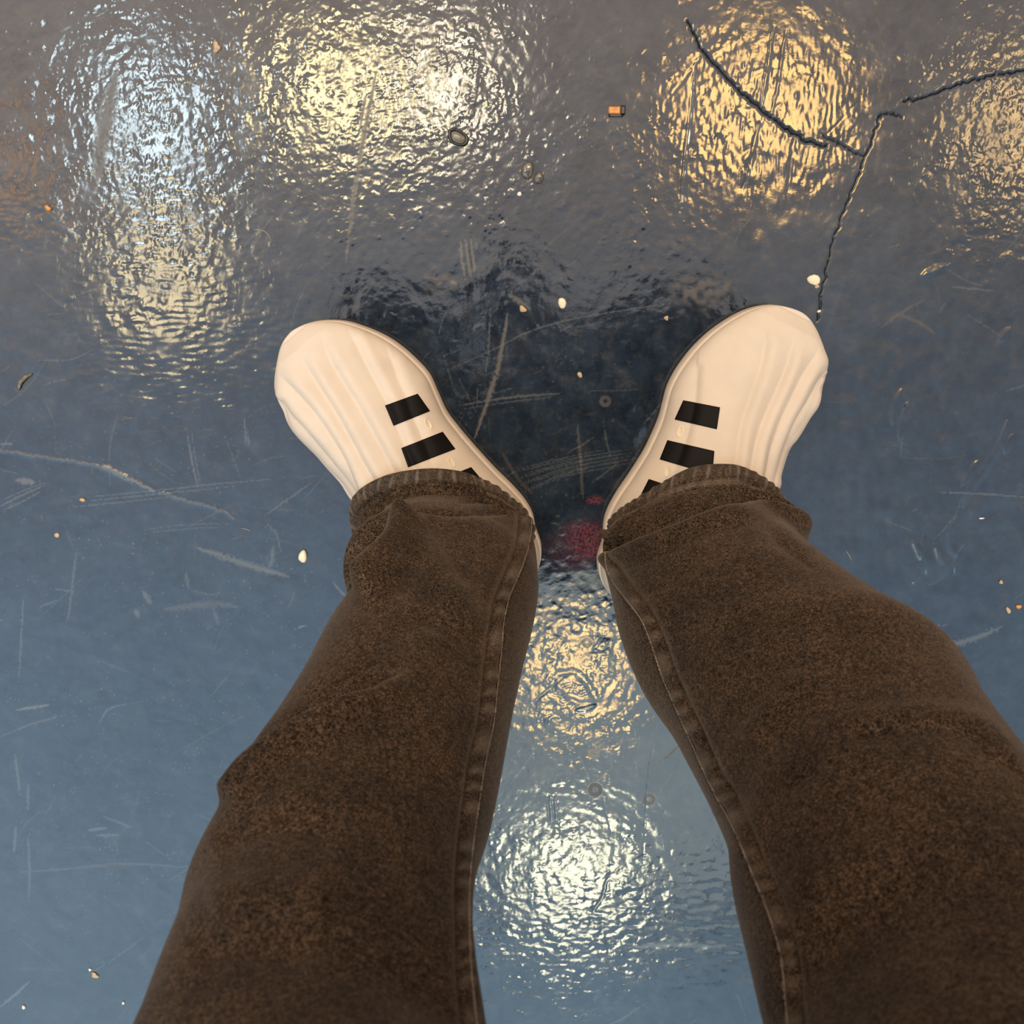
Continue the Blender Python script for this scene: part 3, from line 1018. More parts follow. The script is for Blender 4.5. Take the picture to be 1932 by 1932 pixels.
def build_leg(hem_px, hem_z, pairs, hip_c, hip_r, folds, seam, seam_side, seed, brs):
    # hem ring: front half traced, back half falling behind the heel
    hp = catmull(hem_px, NU // 2 + 1)
    t = np.linspace(0, 1, NU // 2 + 1)
    z = hem_z[0] * (1 - t) + hem_z[2] * t
    z = z + (hem_z[1] - (hem_z[0] + hem_z[2]) / 2) * np.sin(np.pi * t) ** 0.8
    front = at_z(hp[:, 0], hp[:, 1], 0.0)
    d = ray(hp[:, 0], hp[:, 1])
    front = CAM + d * ((z - HC) / d[:, 2])[:, None]
    Lw, Rw = front[0], front[-1]
    mid = (Lw + Rw) / 2
    e1 = Rw - Lw
    a = np.linalg.norm(e1) / 2
    e1 /= np.linalg.norm(e1)
    e2 = np.array([e1[1], -e1[0], 0])
    if e2[1] > 0:
        e2 = -e2
    ph = np.linspace(0, math.pi, NU - NU // 2 + 1)[1:-1]
    back = mid + np.outer(np.cos(ph), e1) * a + np.outer(np.sin(ph), e2) * a * 1.0
    back[:, 2] += (0.018 - back[:, 2]) * np.sin(ph) ** 1.0
    ring0 = np.concatenate([front, back], 0)[:NU]
    rings = [ring0]
    cen = []
    for L, R in pairs:
        cy = (L[1] + R[1]) / 2
        cen.append(at_d((L[0] + R[0]) / 2, cy, leg_depth(max(cy, 1040))))
    cen = np.array(cen)
    tg = np.gradient(cen, axis=0)
    tg /= np.linalg.norm(tg, axis=1, keepdims=True)
    for k, ((L, R), c, tt) in enumerate(zip(pairs, cen, tg)):
        rings.append(ring_ellipse(L, R, leg_depth(max((L[1] + R[1]) / 2, 1040)), tt, *(brs[k] if k < len(brs) else (0.92, 0.92))))
    ph = np.linspace(0, 2 * math.pi, NU, endpoint=False)
    hipring = np.asarray(hip_c) - np.outer(np.cos(ph), [hip_r, 0, 0]) + np.outer(np.sin(ph), [0, hip_r * 1.05, 0.02])
    rings.append(rings[-1] * 0.45 + hipring * 0.55)
    rings.append(hipring)
    per = []
    for i in range(len(rings) - 1):
        dist = np.linalg.norm(rings[i + 1].mean(0) - rings[i].mean(0))
        dist = max(dist, np.linalg.norm(rings[i + 1] - rings[i], axis=1).max() * .6)
        per.append(int(np.clip(dist / 0.0020, 10, 60)))
    X = catmull_rings(rings, per)
    Nn = normals(X, True)
    cx = X.mean(1, keepdims=True)
    if np.mean(np.sum((X - cx) * Nn, -1)) < 0:
        Nn = -Nn
    px, py = proj(X)
    view = CAM - X
    view /= np.linalg.norm(view, axis=-1, keepdims=True)
    facing = smooth01((np.sum(view * Nn, -1) + 0.05) / 0.35)
    disp = np.zeros(px.shape)
    for poly, kind, amp, w in folds:
        d, sd, al = seg_dist(px, py, catmull(poly, 40))
        endf = smooth01(al / 0.16) * smooth01((1 - al) / 0.16) if kind[-1] not in '!<' else np.ones_like(al)
        if kind[-1] == '<':
            endf = smooth01(al / 0.42)
        k = kind[:4]
        if k == 'ridg':
            disp += amp * np.exp(-(d / w) ** 2) * endf
        elif k == 'crea':
            disp -= amp * np.exp(-(d / w) ** 1.2) * endf
        elif k == 'step':          # left side of travel stays, right side drops away behind the lip
            s_ = d * sd
            lip = amp * 0.60 * np.exp(-((s_ + w * .6) / (w * .9)) ** 2)
            low = -amp * np.where(s_ > 0, smooth01(s_ / (w * 1.0)) * np.exp(-(np.maximum(s_, 0) / (w * 2.4)) ** 2), 0)
            disp += (lip + low) * endf
    # soft irregularity of the cloth
    r = np.random.default_rng(seed)
    for k in range(26):
        kv = r.normal(0, 1, 3)
        kv *= r.uniform(18, 70) / np.linalg.norm(kv)
        disp += (0.030 / np.linalg.norm(kv)) * 0.75 * np.sin(X @ kv + r.uniform(0, 6.28)) * smooth01((np.arange(X.shape[0]) - 30) / 40)[:, None] * 0.35
    worn = np.zeros(px.shape)
    # felled inner seam: a puckered ridge beside the topstitch
    sp = catmull(seam, 160)
    d, sd, al = seg_dist(px, py, sp)
    tot = np.linalg.norm(np.diff(sp, axis=0), axis=1).sum()
    s_ = d * sd * seam_side
    wloc = 20 + 8 * al
    band = smooth01((s_ + 1) / 3) * smooth01((wloc - s_) / 4)
    puck = 0.5 + 0.5 * np.sin(al * tot / 7.5 + 2 * np.sin(al * 40))
    fr = smooth01(np.sum(view * Nn, -1) / 0.15)
    disp += fr * (0.0013 * band + 0.0019 * band * puck - 0.0026 * np.exp(-((s_ - wloc) / 4.0) ** 2) - 0.0016 * np.exp(-(s_ / 3.0) ** 2))
    worn = np.maximum(worn, fr * band * (0.30 * puck ** 2))
    worn = np.maximum(worn, fr * 0.16 * np.exp(-((s_ - wloc - 8) / 5.0) ** 2))
    # hem band: rolled edge with rope puckers
    row_len = np.r_[np.zeros((1, NU)), np.cumsum(np.linalg.norm(np.diff(X, axis=0), axis=-1), 0)]
    HB = 0.0150
    hb = row_len / HB
    phc = np.cumsum(np.linalg.norm(np.roll(X[0], -1, 0) - X[0], axis=1))
    inband = hb < 1.0
    roll = np.where(inband, np.sqrt(np.clip(1 - (2 * np.clip(hb, 0, 1) - 1) ** 2, 0, 1)), 0)
    pk_ = 0.5 + 0.5 * np.sin(phc[None, :] / 0.0105 * 2 * math.pi + hb * 2.6 + 2.1 * np.sin(phc[None, :] * 43) + 1.1 * np.sin(phc[None, :] * 117 + 1))
    disp = np.where(hb < 1.6, disp * smooth01((hb - .8) / .8), disp)
    disp += 0.0030 * roll * (0.45 + 0.95 * pk_) - 0.0016 * np.exp(-((hb - 1.06) / .10) ** 2) + 0.0010 * np.exp(-((hb - 1.35) / .2) ** 2)
    worn = np.maximum(worn, np.where(inband, 0.50 * roll * smooth01((pk_ - .62) / .38) * (0.65 + 0.35 * np.sin(phc[None, :] * 211)), 0))
    worn = np.maximum(worn, np.where(inband, 0.10 * roll, 0))
    worn = np.maximum(worn, 0.45 * np.exp(-((hb - 1.25) / .12) ** 2) * (0.6 + .4 * pk_))
    X2 = X + Nn * (disp * np.maximum(facing, np.where(hb < 1.6, 1, 0.0) * 1.0))[..., None]
    return X2, Nn, worn, hb, sp


# left leg ------------------------------------------------------------
HEM_L = [(663, 957), (668, 935), (690, 915), (730, 896), (780, 886), (830, 884), (880, 892), (930, 914), (962, 939), (986, 958), (1004, 990)]
PR_L = [((683, 1010), (1010, 1050)), ((650, 1052), (1014, 1095)), ((652, 1082), (1015, 1125)), ((668, 1120), (1006, 1180)), ((610, 1210), (984, 1270)), ((560, 1305), (963, 1370)),
        ((507, 1390), (946, 1465)), ((447, 1478), (927, 1558)), ((400, 1570), (899, 1650)), ((352, 1665), (890, 1750)), ((330, 1750), (896, 1850)),
        ((298, 1832), (908, 1940)), ((260, 1935), (926, 2050)), ((225, 2050), (955, 2180))]
FOLD_L = [([(768, 966), (756, 1000), (738, 1045), (708, 1082), (664, 1132)], 'step', 0.046, 24),
          ([(768, 962), (790, 1005), (825, 1070), (870, 1150), (900, 1210)], 'ridg', 0.0075, 34),
          ([(800, 985), (840, 1040), (885, 1110)], 'crea', 0.003, 30),
          ([(683, 1012), (715, 990), (757, 964)], 'crea!', 0.013, 8),
          ([(655, 1078), (690, 1042), (722, 1010), (756, 980)], 'crea!', 0.016, 9),
          ([(670, 1040), (705, 1008), (745, 978)], 'ridg', 0.010, 11),
          ([(660, 1105), (700, 1062), (735, 1020)], 'ridg', 0.004, 12),
          ([(780, 965), (870, 968), (975, 966)], 'crea', 0.0035, 5),
          ([(860, 950), (920, 945), (975, 955)], 'crea', 0.002, 5),
          ([(800, 1272), (715, 1306), (620, 1352), (540, 1400), (480, 1448), (440, 1488)], 'step<', 0.024, 22),
          ([(820, 1180), (780, 1260), (700, 1310)], 'ridg', 0.004, 40),
          ([(640, 1210), (720, 1160), (800, 1130)], 'ridg', 0.003, 40),
          ([(400, 1600), (520, 1560), (650, 1570)], 'crea', 0.005, 40),
          ([(380, 1720), (500, 1690), (640, 1700)], 'ridg', 0.005, 45),
          ([(350, 1800), (480, 1790), (600, 1800)], 'crea', 0.004, 40)]
SEAM_L = [(1003, 975), (1001, 1005), (994, 1042), (978, 1085), (960, 1130), (950, 1175), (946, 1225), (938, 1300), (930, 1370), (915, 1440), (904, 1510), (895, 1570), (887, 1640), (884, 1700), (885, 1760), (888, 1830), (894, 1890), (902, 1960), (912, 2050)]
XL, NL, WL, HBL, SPL = build_leg(HEM_L, (0.055, 0.102, 0.045), PR_L, (-0.040, -0.40, 0.88), 0.084, FOLD_L, SEAM_L, 1.0, 3, [(0.70, .8), (0.76, .9), (.82, .92), (.90, .92)])
# right leg -----------------------------------------------------------
HEM_R = [(1152, 985), (1175, 960), (1208, 938), (1235, 920), (1288, 888), (1329, 877), (1369, 875), (1396, 878.5), (1423, 890), (1450, 908), (1464, 922), (1469, 938), (1466, 962)]
PR_R = [((1140, 1012), (1490, 972)), ((1138, 1050), (1522, 1002)), ((1154, 1125), (1528, 1060)), ((1168, 1190), (1574, 1112)), ((1200, 1265), (1650, 1177)), ((1248, 1327), (1746, 1254)),
        ((1283, 1383), (1834, 1320)), ((1328, 1475), (1882, 1395)), ((1370, 1586), (1940, 1464)), ((1383, 1689), (2000, 1540)), ((1409, 1801), (2070, 1640)), ((1440, 1932), (2140, 1750)), ((1480, 2060), (2230, 1880))]
FOLD_R = [([(1532, 990), (1500, 968), (1440, 956), (1380, 966), (1290, 1000), (1200, 1030), (1136, 1054)], 'step!', 0.018, 15),
          ([(1190, 1000), (1250, 985), (1310, 975)], 'crea', 0.004, 12),
          ([(1532, 1068), (1500, 1048), (1468, 1022), (1455, 1000)], 'crea!', 0.0028, 11),
          ([(1460, 985), (1500, 1020), (1530, 1050)], 'ridg', 0.004, 14),
          ([(1400, 1410), (1455, 1345), (1525, 1265)], 'ridg', 0.005, 26),
          ([(1300, 1010), (1330, 1090), (1390, 1180)], 'ridg', 0.004, 45),
          ([(1230, 1120), (1280, 1090), (1330, 1040)], 'crea', 0.003, 30),
          ([(1640, 1366), (1720, 1358), (1790, 1362), (1850, 1380), (1892, 1425)], 'step!', 0.004, 20),
          ([(1350, 1480), (1440, 1500), (1560, 1440)], 'crea', 0.004, 45),
          ([(1480, 1700), (1600, 1640), (1720, 1620)], 'ridg', 0.005, 60)]
SEAM_R = [(1141, 1040), (1146, 1075), (1160, 1102), (1185, 1135), (1208, 1165), (1222, 1195), (1236, 1235), (1252, 1282), (1275, 1335), (1300, 1390), (1325, 1447), (1352, 1503), (1378, 1550), (1400, 1598), (1420, 1648), (1442, 1700), (1460, 1750), (1472, 1795), (1479, 1840), (1483, 1890), (1490, 1950), (1505, 2040)]
XR, NR, WR, HBR, SPR = build_leg(HEM_R, (0.040, 0.100, 0.055), PR_R, (0.180, -0.40, 0.88), 0.086, FOLD_R, SEAM_R, -1.0, 5, [(0.63, .8), (0.71, .9), (0.82, .92), (.90, .92)])


def split_leg(X, Nn, worn, hb):
    r = int(np.where(hb[:, NU // 4] > 1.06)[0][0])
    inner = X[0] - Nn[0] * 0.0025
    lin = [X[0] - Nn[0] * 0.0012 - np.array([0, 0, 0.0006]), inner + np.array([0, 0, 0.001]), X[6] - Nn[6] * 0.003, X[22] - Nn[22] * 0.0035]
    hemX = np.concatenate([np.array(lin[::-1]), X[:r + 1]], 0)
    hemW = np.concatenate([np.zeros((4, NU)), worn[:r + 1]], 0)
    return hemX, hemW, X[r:], worn[r:]


hXL, hWL, jXL, jWL = split_leg(XL, NL, WL, HBL)
hXR, hWR, jXR, jWR = split_leg(XR, NR, WR, HBR)
# pelvis of the jeans: from the two leg tops up to the waist
ph = np.linspace(0, 2 * math.pi, NU, endpoint=False)


def oval(c, a, b):
    return np.array(c) - np.outer(np.cos(ph), [a, 0, 0]) + np.outer(np.sin(ph), [0, b, 0])


PV = catmull_rings([oval((0.07, -0.405, 0.79), 0.05, 0.03), oval((0.07, -0.405, 0.812), 0.160, 0.068), oval((0.07, -0.405, 0.845), 0.204, 0.088), oval((0.07, -0.405, 0.885), 0.210, 0.095),
                    oval((0.07, -0.395, 0.95), 0.192, 0.098), oval((0.068, -0.375, 1.03), 0.162, 0.095)], [6, 6, 8, 10, 10])
parts = [(jXL, jWL), (jXR, jWR), (PV, np.zeros(PV.shape[:2]))]
VV, QQ, WW, off = [], [], [], 0
for X, w in parts:
    nr = X.shape[0]
    idx = np.arange(nr * NU).reshape(nr, NU) + off
    r = np.roll(idx, -1, 1)
    q = np.stack([idx[:-1], r[:-1], r[1:], idx[1:]], -1).reshape(-1, 4)
    # make the faces point outward
    n = normals(X, True)
    if np.mean(np.sum((X - X.mean(1, keepdims=True)) * n, -1)) < 0:
        q = q[:, ::-1]
    VV.append(X.reshape(-1, 3))
    QQ.append(q)
    WW.append(w.ravel())
    off += nr * NU
jeans = raw_mesh('jeans', np.vstack(VV), np.vstack(QQ), M_DENIM, person, {'worn': np.concatenate(WW)})
jeans['label'] = 'brown-black washed denim jeans'
for hX, hW, lab in ((hXL, hWL, 'puckered hem over the left shoe'), (hXR, hWR, 'puckered hem over the right shoe')):
    n = normals(hX, True)
    fl = np.mean(np.sum((hX - hX.mean(1, keepdims=True)) * n, -1)[6:]) < 0
    o = grid_mesh('hem', hX, M_HEM, jeans, wrap=True, flip=bool(fl), attrs={'worn': hW})
    o['label'] = lab


def tube_runs(name, runs, rad, mat, parent, ns=6):
    V, Fc = [], []
    for P, Nr in runs:
        P = np.asarray(P)
        if len(P) < 2:
            continue
        t = np.gradient(P, axis=0)
        t /= np.maximum(np.linalg.norm(t, axis=1, keepdims=True), 1e-9)
        b = np.cross(t, Nr)
        b /= np.maximum(np.linalg.norm(b, axis=1, keepdims=True), 1e-9)
        base = len(V)
        n = len(P)
        for i in range(n):
            rr = rad * (0.55 if i in (0, n - 1) else 1.0)
            for k in range(ns):
                a = 2 * math.pi * k / ns
                V.append(P[i] + b[i] * math.cos(a) * rr + Nr[i] * math.sin(a) * rr)
        for i in range(n - 1):
            for k in range(ns):
                k2 = (k + 1) % ns
                Fc.append((base + i * ns + k, base + i * ns + k2, base + (i + 1) * ns + k2, base + (i + 1) * ns + k))
        Fc.append(tuple(base + k for k in range(ns))[::-1])
        Fc.append(tuple(base + (n - 1) * ns + k for k in range(ns)))
    o = mesh_from(name, V, Fc, mat, parent)
    fix_normals(o)
    return o


def stitch_on(bv, poly, length, gap, lift, rad, mat, name, parent):
    n = int(np.linalg.norm(np.diff(poly, axis=0), axis=1).sum() / 1.2)
    pts = resample(poly, max(n, 10))
    hits = [cast(bv, *p) for p in pts]
    m = len(pts) // 2
    while hits[m][0] is None:
        m += 1
    keep = [m]
    for rg in (range(m + 1, len(pts)), range(m - 1, -1, -1)):
        last, gapn = m, 0
        for i in rg:
            h = hits[i][0]
            if h is None or np.linalg.norm(h - hits[last][0]) > 0.008 * (abs(i - last)):
                continue
            keep.append(i)
            last = i
    keep.sort()
    H_ = [hits[i][0] + hits[i][1] * lift for i in keep]
    N_ = [hits[i][1] for i in keep]
    H_, N_ = np.array(H_), np.array(N_)
    # smooth the path a little
    for _ in range(2):
        H_[1:-1] = (H_[:-2] + 2 * H_[1:-1] + H_[2:]) / 4
    s = np.r_[0, np.cumsum(np.linalg.norm(np.diff(H_, axis=0), axis=1))]
    runs = []
    a = 0.0
    while a + length < s[-1]:
        tt = np.linspace(a, a + length, 4)
        P = np.stack([np.interp(tt, s, H_[:, k]) for k in range(3)], 1)
        Q_ = np.stack([np.interp(tt, s, N_[:, k]) for k in range(3)], 1)
        P[0] -= Q_[0] * rad * .6
        P[-1] -= Q_[-1] * rad * .6
        runs.append((P, Q_))
        a += length + gap
    return tube_runs(name, runs, rad, mat, parent)


bvL, bvR = bvh_of(XL, True), bvh_of(XR, True)
for bv, sp, lab in ((bvL, SPL, 'pale inseam topstitch on the left leg'), (bvR, SPR, 'pale inseam topstitch on the right leg')):
    o = stitch_on(bv, sp, 0.0034, 0.0003, 0.0005, 0.00048, M_THREAD, 'seam_stitching', jeans)
    o['label'] = lab
# hem stitch line, just above each rolled band
for X, Nn, hb, hemo in ((XL, NL, HBL, None), (XR, NR, HBR, None)):
    rows = np.array([int(np.where(hb[:, j] > 1.10)[0][0]) for j in range(NU)])
    Pq = X[rows, np.arange(NU)] + Nn[rows, np.arange(NU)] * 0.0003
    Nq = Nn[rows, np.arange(NU)]
    runs = []
    Pc, Nc = np.vstack([Pq, Pq[:1]]), np.vstack([Nq, Nq[:1]])
    s = np.r_[0, np.cumsum(np.linalg.norm(np.diff(Pc, axis=0), axis=1))]
    a = 0
    while a + .003 < s[-1]:
        tt = np.linspace(a, a + .003, 3)
        runs.append((np.stack([np.interp(tt, s, Pc[:, k]) for k in range(3)], 1), np.stack([np.interp(tt, s, Nc[:, k]) for k in range(3)], 1)))
        a += .0036
    tube_runs('hem_stitching', runs, 0.00035, M_DTHREAD, jeans)


# ---- body: one continuous figure (above the frame; its dark mirror image shows in the floor)
def leg_centre(X, zt):
    c = X.mean(1)
    k = np.argmin(np.abs(c[:, 2] - zt))
    return c[k]


def loft(cents, radii, n=32):
    """closed tube through centres with (a, b) radii: a sideways, b front-back; both ends drawn to a point"""
    C_ = np.asarray(cents, float)
    tg_ = np.gradient(C_, axis=0)
    tg_ /= np.linalg.norm(tg_, axis=1, keepdims=True)
    an = np.linspace(0, 2 * math.pi, n, endpoint=False)
    out = []
    for c, t, (ra, rb) in zip(C_, tg_, radii):
        e1 = np.array([1.0, 0, 0]) if abs(t[0]) < 0.9 else np.array([0, 1.0, 0])
        e1 = e1 - t * (e1 @ t)
        e1 /= np.linalg.norm(e1)
        e2 = np.cross(t, e1)
        out.append(c + np.outer(np.cos(an), e1) * ra + np.outer(np.sin(an), e2) * rb)
    r0, r1 = radii[0][1], radii[-1][1]

    def cap(c, ring, t, r):
        return [c + t * r * math.sin(a) + (ring - c) * math.cos(a) for a in (0.5, 1.0, 1.4)]
    first = cap(C_[0], out[0], -tg_[0], r0)[::-1]
    last = cap(C_[-1], out[-1], tg_[-1], r1)
    return np.array(first + out + last)


def limb(pts, radii, n=24, steps=None):
    m = steps or 6 * len(pts)
    P_ = catmull(pts, m)
    src = np.asarray(pts, float)
    L0 = np.r_[0, np.cumsum(np.linalg.norm(np.diff(src, axis=0), axis=1))]
    L1 = np.r_[0, np.cumsum(np.linalg.norm(np.diff(P_, axis=0), axis=1))]
    ra = np.interp(L1 / L1[-1], L0 / L0[-1], [r[0] if isinstance(r, tuple) else r for r in radii])
    rb = np.interp(L1 / L1[-1], L0 / L0[-1], [r[1] if isinstance(r, tuple) else r for r in radii])
    return loft(P_, list(zip(ra, rb)), n)


def capped(X):
    nr, n, _ = X.shape
    F_ = [(r * n + k, r * n + (k + 1) % n, (r + 1) * n + (k + 1) % n, (r + 1) * n + k) for r in range(nr - 1) for k in range(n)]
    F_.append(tuple(range(n))[::-1])
    F_.append(tuple((nr - 1) * n + k for k in range(n)))
    return X.reshape(-1, 3), F_


def fused(name, shells, mat, voxel, soften, parent):
    """several closed shells run together into one continuous skin"""
    V_, F_ = [], []
    for X in shells:
        v_, f_ = capped(X)
        F_ += [tuple(a + len(V_) for a in f) for f in f_]
        V_ += list(v_)
    o_ = mesh_from(name, V_, F_, mat, parent)
    fix_normals(o_)
    rm = o_.modifiers.new('fuse', 'REMESH')
    rm.mode = 'VOXEL'
    rm.voxel_size = voxel
    rm.use_smooth_shade = True
    sm_ = o_.modifiers.new('soften', 'SMOOTH')
    sm_.iterations = soften
    sm_.factor = 0.5
    return o_


# head frame: bowed towards the phone
HP = np.array([0.043, -0.165, 1.605])
BOW = math.radians(38)
HFW = np.array([0.0, math.cos(BOW), -math.sin(BOW)])      # out of the face
HUP = np.array([0.0, math.sin(BOW), math.cos(BOW)])       # crown
HRT = np.array([1.0, 0.0, 0.0])


def head_point(x, y, z):
    return HP + x * HRT + y * HFW + z * HUP


def head_shell(grow=0.0, nr=56, nc=64):
    """skull with brow, eye sockets, cheeks, mouth and chin, as rings from chin to crown"""
    rows = []
    for v in np.linspace(0.03, math.pi - 0.03, nr):
        z = -math.cos(v) * 0.118
        r = math.sin(v)
        row = []
        for u in np.linspace(0, 2 * math.pi, nc, endpoint=False):
            cx, cy = math.cos(u), math.sin(u)
            jaw = 1.0 - 0.20 * max(0.0, -z / 0.118) ** 1.5
            x = cx * r ** 0.85 * 0.076 * jaw
            y = cy * r ** 0.85 * (0.094 if cy > 0 else 0.100) - 0.006
            if cy > 0:
                f = max(cy, 0) ** 2
                y += 0.012 * f * math.exp(-((z + 0.092) / 0.022) ** 2) * math.exp(-(x / 0.026) ** 2)        # chin
                y += 0.006 * f * math.exp(-((z - 0.024) / 0.012) ** 2)                                        # brow
                for sx_ in (-1, 1):
                    y -= 0.012 * f * math.exp(-((z - 0.002) / 0.014) ** 2 - ((x - sx_ * 0.031) / 0.016) ** 2)  # sockets
                    y += 0.005 * f * math.exp(-((z + 0.022) / 0.016) ** 2 - ((x - sx_ * 0.038) / 0.016) ** 2)  # cheeks
                y += 0.006 * f * math.exp(-((z + 0.060) / 0.006) ** 2 - (x / 0.020) ** 2)                      # upper lip
                y += 0.006 * f * math.exp(-((z + 0.072) / 0.006) ** 2 - (x / 0.017) ** 2)                      # lower lip
                y -= 0.004 * f * math.exp(-((z + 0.066) / 0.003) ** 2 - (x / 0.022) ** 2)
            row.append(head_point(x * (1 + grow), y * (1 + grow), z * (1 + grow)))
        rows.append(row)
    return np.array(rows)


PC = CAM - FWD * 0.016 - UP * 0.055            # phone centre: held just behind its own lens
arm_pts = {}
shells = [limb([(0.07, -0.395, 0.86), (0.07, -0.385, 0.95), (0.065, -0.36, 1.06), (0.055, -0.31, 1.24), (0.05, -0.262, 1.37), (0.047, -0.245, 1.42)],
               [(0.13, 0.065), (0.14, 0.075), (0.13, 0.078), (0.15, 0.09), (0.12, 0.07), (0.06, 0.05)], 32),
          limb([(0.048, -0.262, 1.38), (0.046, -0.235, 1.45), (0.044, -0.200, 1.52), (0.043, -0.180, 1.57)], [0.060, 0.054, 0.054, 0.056]),
          head_shell(),
          limb([head_point(0, 0.082, 0.010), head_point(0, 0.098, -0.014), head_point(0, 0.107, -0.034), head_point(0, 0.092, -0.044)], [0.007, 0.010, 0.013, 0.010], 16)]
for sx in (-1, 1):
    X = XL if sx < 0 else XR
    toe = at_z(640, 720, 0.038) if sx < 0 else at_z(1440, 720, 0.038)
    ank = leg_centre(X, 0.12) * np.array([1, 1, 0]) + np.array([0, 0, 0.085])
    shells.append(limb([(0.07 + sx * 0.08, -0.395, 0.90)] + [leg_centre(X, zt) for zt in (0.80, 0.70, 0.60, 0.50, 0.40, 0.30, 0.20, 0.14)] + [ank],
                       [0.072, 0.070, 0.065, 0.059, 0.051, 0.048, 0.045, 0.036, 0.031, 0.029], 24, 60))
    shells.append(limb([ank, ank * .6 + toe * .4 + np.array([0, 0, -0.014]), toe * .8 + ank * .2 - np.array([0, 0, 0.014])], [0.026, 0.020, 0.013], 20))
    # ear
    shells.append(limb([head_point(sx * 0.074, -0.012, -0.026), head_point(sx * 0.080, -0.016, 0.0), head_point(sx * 0.078, -0.014, 0.026)], [(0.007, 0.010), (0.008, 0.019), (0.007, 0.014)], 16))
    sh = np.array([0.05 + sx * 0.165, -0.262, 1.355])
    el = np.array([0.045 + sx * 0.30, -0.09, 1.16])
    wr = PC + RIGHT * (sx * 0.104) - UP * 0.085 - FWD * 0.018
    arm_pts[sx] = (sh, el, wr)
    palm = PC + RIGHT * (sx * 0.074) - UP * 0.044 - FWD * 0.010
    shells.append(limb([sh - np.array([sx * 0.07, 0, 0]), sh, (sh + el) / 2, el, el * .6 + wr * .4, wr], [0.042, 0.044, 0.042, 0.038, 0.036, 0.026], 24))
    shells.append(limb([wr, (wr + palm) / 2, palm, palm - RIGHT * sx * 0.008 + UP * 0.030], [(0.026, 0.022), (0.020, 0.026), (0.014, 0.030), (0.012, 0.024)], 20))
    for j_, (uo, ln) in enumerate(((0.014, .92), (-0.007, 1.0), (-0.028, .95), (-0.048, .78))):
        b0 = PC + RIGHT * (sx * 0.064) + UP * (uo - 0.030) - FWD * 0.002
        shells.append(limb([palm + UP * (uo + 0.014) * .5, b0 + FWD * 0.004, b0 - RIGHT * sx * 0.014 + FWD * 0.019, b0 - RIGHT * sx * 0.036 * ln + FWD * 0.021], [0.0100, 0.0092, 0.0084, 0.0074], 14))
    t0 = PC + RIGHT * (sx * 0.062) - UP * 0.018 - FWD * 0.016
    shells.append(limb([palm - FWD * 0.006, t0, t0 - RIGHT * sx * 0.020 + UP * 0.020 - FWD * 0.004, t0 - RIGHT * sx * 0.034 + UP * 0.032 - FWD * 0.003], [0.012, 0.0110, 0.0095, 0.0080], 14))
body = fused('body', shells, M_SKIN, 0.0042, 4, person)
# hair: a cap over crown, sides and nape
H0, H1 = head_shell(0.015), head_shell(0.105)
nr_, nc_, _ = H0.shape
keepm = np.zeros((nr_, nc_), bool)
for a_ in range(nr_):
    for b_ in range(nc_):
        d_ = H0[a_, b_] - HP
        yy_, zz_ = d_ @ HFW, d_ @ HUP
        keepm[a_, b_] = zz_ > 0.052 + 0.0 * yy_ or (yy_ < 0.022 and zz_ > 0.0) or (yy_ < -0.030 and zz_ > -0.075)
V_ = [tuple(p) for p in H1.reshape(-1, 3)] + [tuple(p) for p in H0.reshape(-1, 3)]
F_, nn_ = [], nr_ * nc_
inside = keepm[:-1] & keepm[1:] & np.roll(keepm, -1, 1)[:-1] & np.roll(keepm, -1, 1)[1:]
for a_ in range(nr_ - 1):
    for b_ in range(nc_):
        if not inside[a_, b_]:
            continue
        b2 = (b_ + 1) % nc_
        q_ = (a_ * nc_ + b_, a_ * nc_ + b2, (a_ + 1) * nc_ + b2, (a_ + 1) * nc_ + b_)
        F_.append(q_)
        F_.append(tuple(nn_ + k for k in q_[::-1]))
        if not inside[a_, b_ - 1]:
            F_.append((q_[0], q_[3], nn_ + q_[3], nn_ + q_[0]))
        if not inside[a_, b2]:
            F_.append((q_[2], q_[1], nn_ + q_[1], nn_ + q_[2]))
        if a_ == 0 or not inside[a_ - 1, b_]:
            F_.append((q_[1], q_[0], nn_ + q_[0], nn_ + q_[1]))
        if a_ == nr_ - 2 or not inside[a_ + 1, b_]:
            F_.append((q_[3], q_[2], nn_ + q_[2], nn_ + q_[3]))
top_ = max(range(nr_), key=lambda k: (H0[k].mean(0) - HP) @ HUP)
F_.append(tuple(top_ * nc_ + k for k in range(nc_)))
used = sorted({k for f in F_ for k in f})
mp_ = {k: i for i, k in enumerate(used)}
hair = mesh_from('hair', [V_[k] for k in used], [tuple(mp_[k] for k in f) for f in F_], M_HAIR, person)
fix_normals(hair)
for sx in (-1, 1):
    E = lathe([(1e-4, -.0115), (.008, -.0085), (.0118, 0), (.008, .0085), (1e-4, .0115)], 18)
    ey = grid_mesh('eye', E + head_point(sx * 0.031, 0.066, 0.002), M_EYE, person, wrap=True)
    gz = HFW * 0.9 - HUP * 0.42
    gz /= np.linalg.norm(gz)
    g1 = np.cross(gz, HRT)
    I_ = lathe([(1e-4, .0126), (.003, .0123), (.0052, .0112), (.0054, .0100)], 18)
    I_ = head_point(sx * 0.031, 0.066, 0.002) + I_[..., 0:1] * HRT + I_[..., 1:2] * g1 + I_[..., 2:3] * gz
    fix_normals(grid_mesh('iris', I_, M_HAIR, ey, wrap=True))

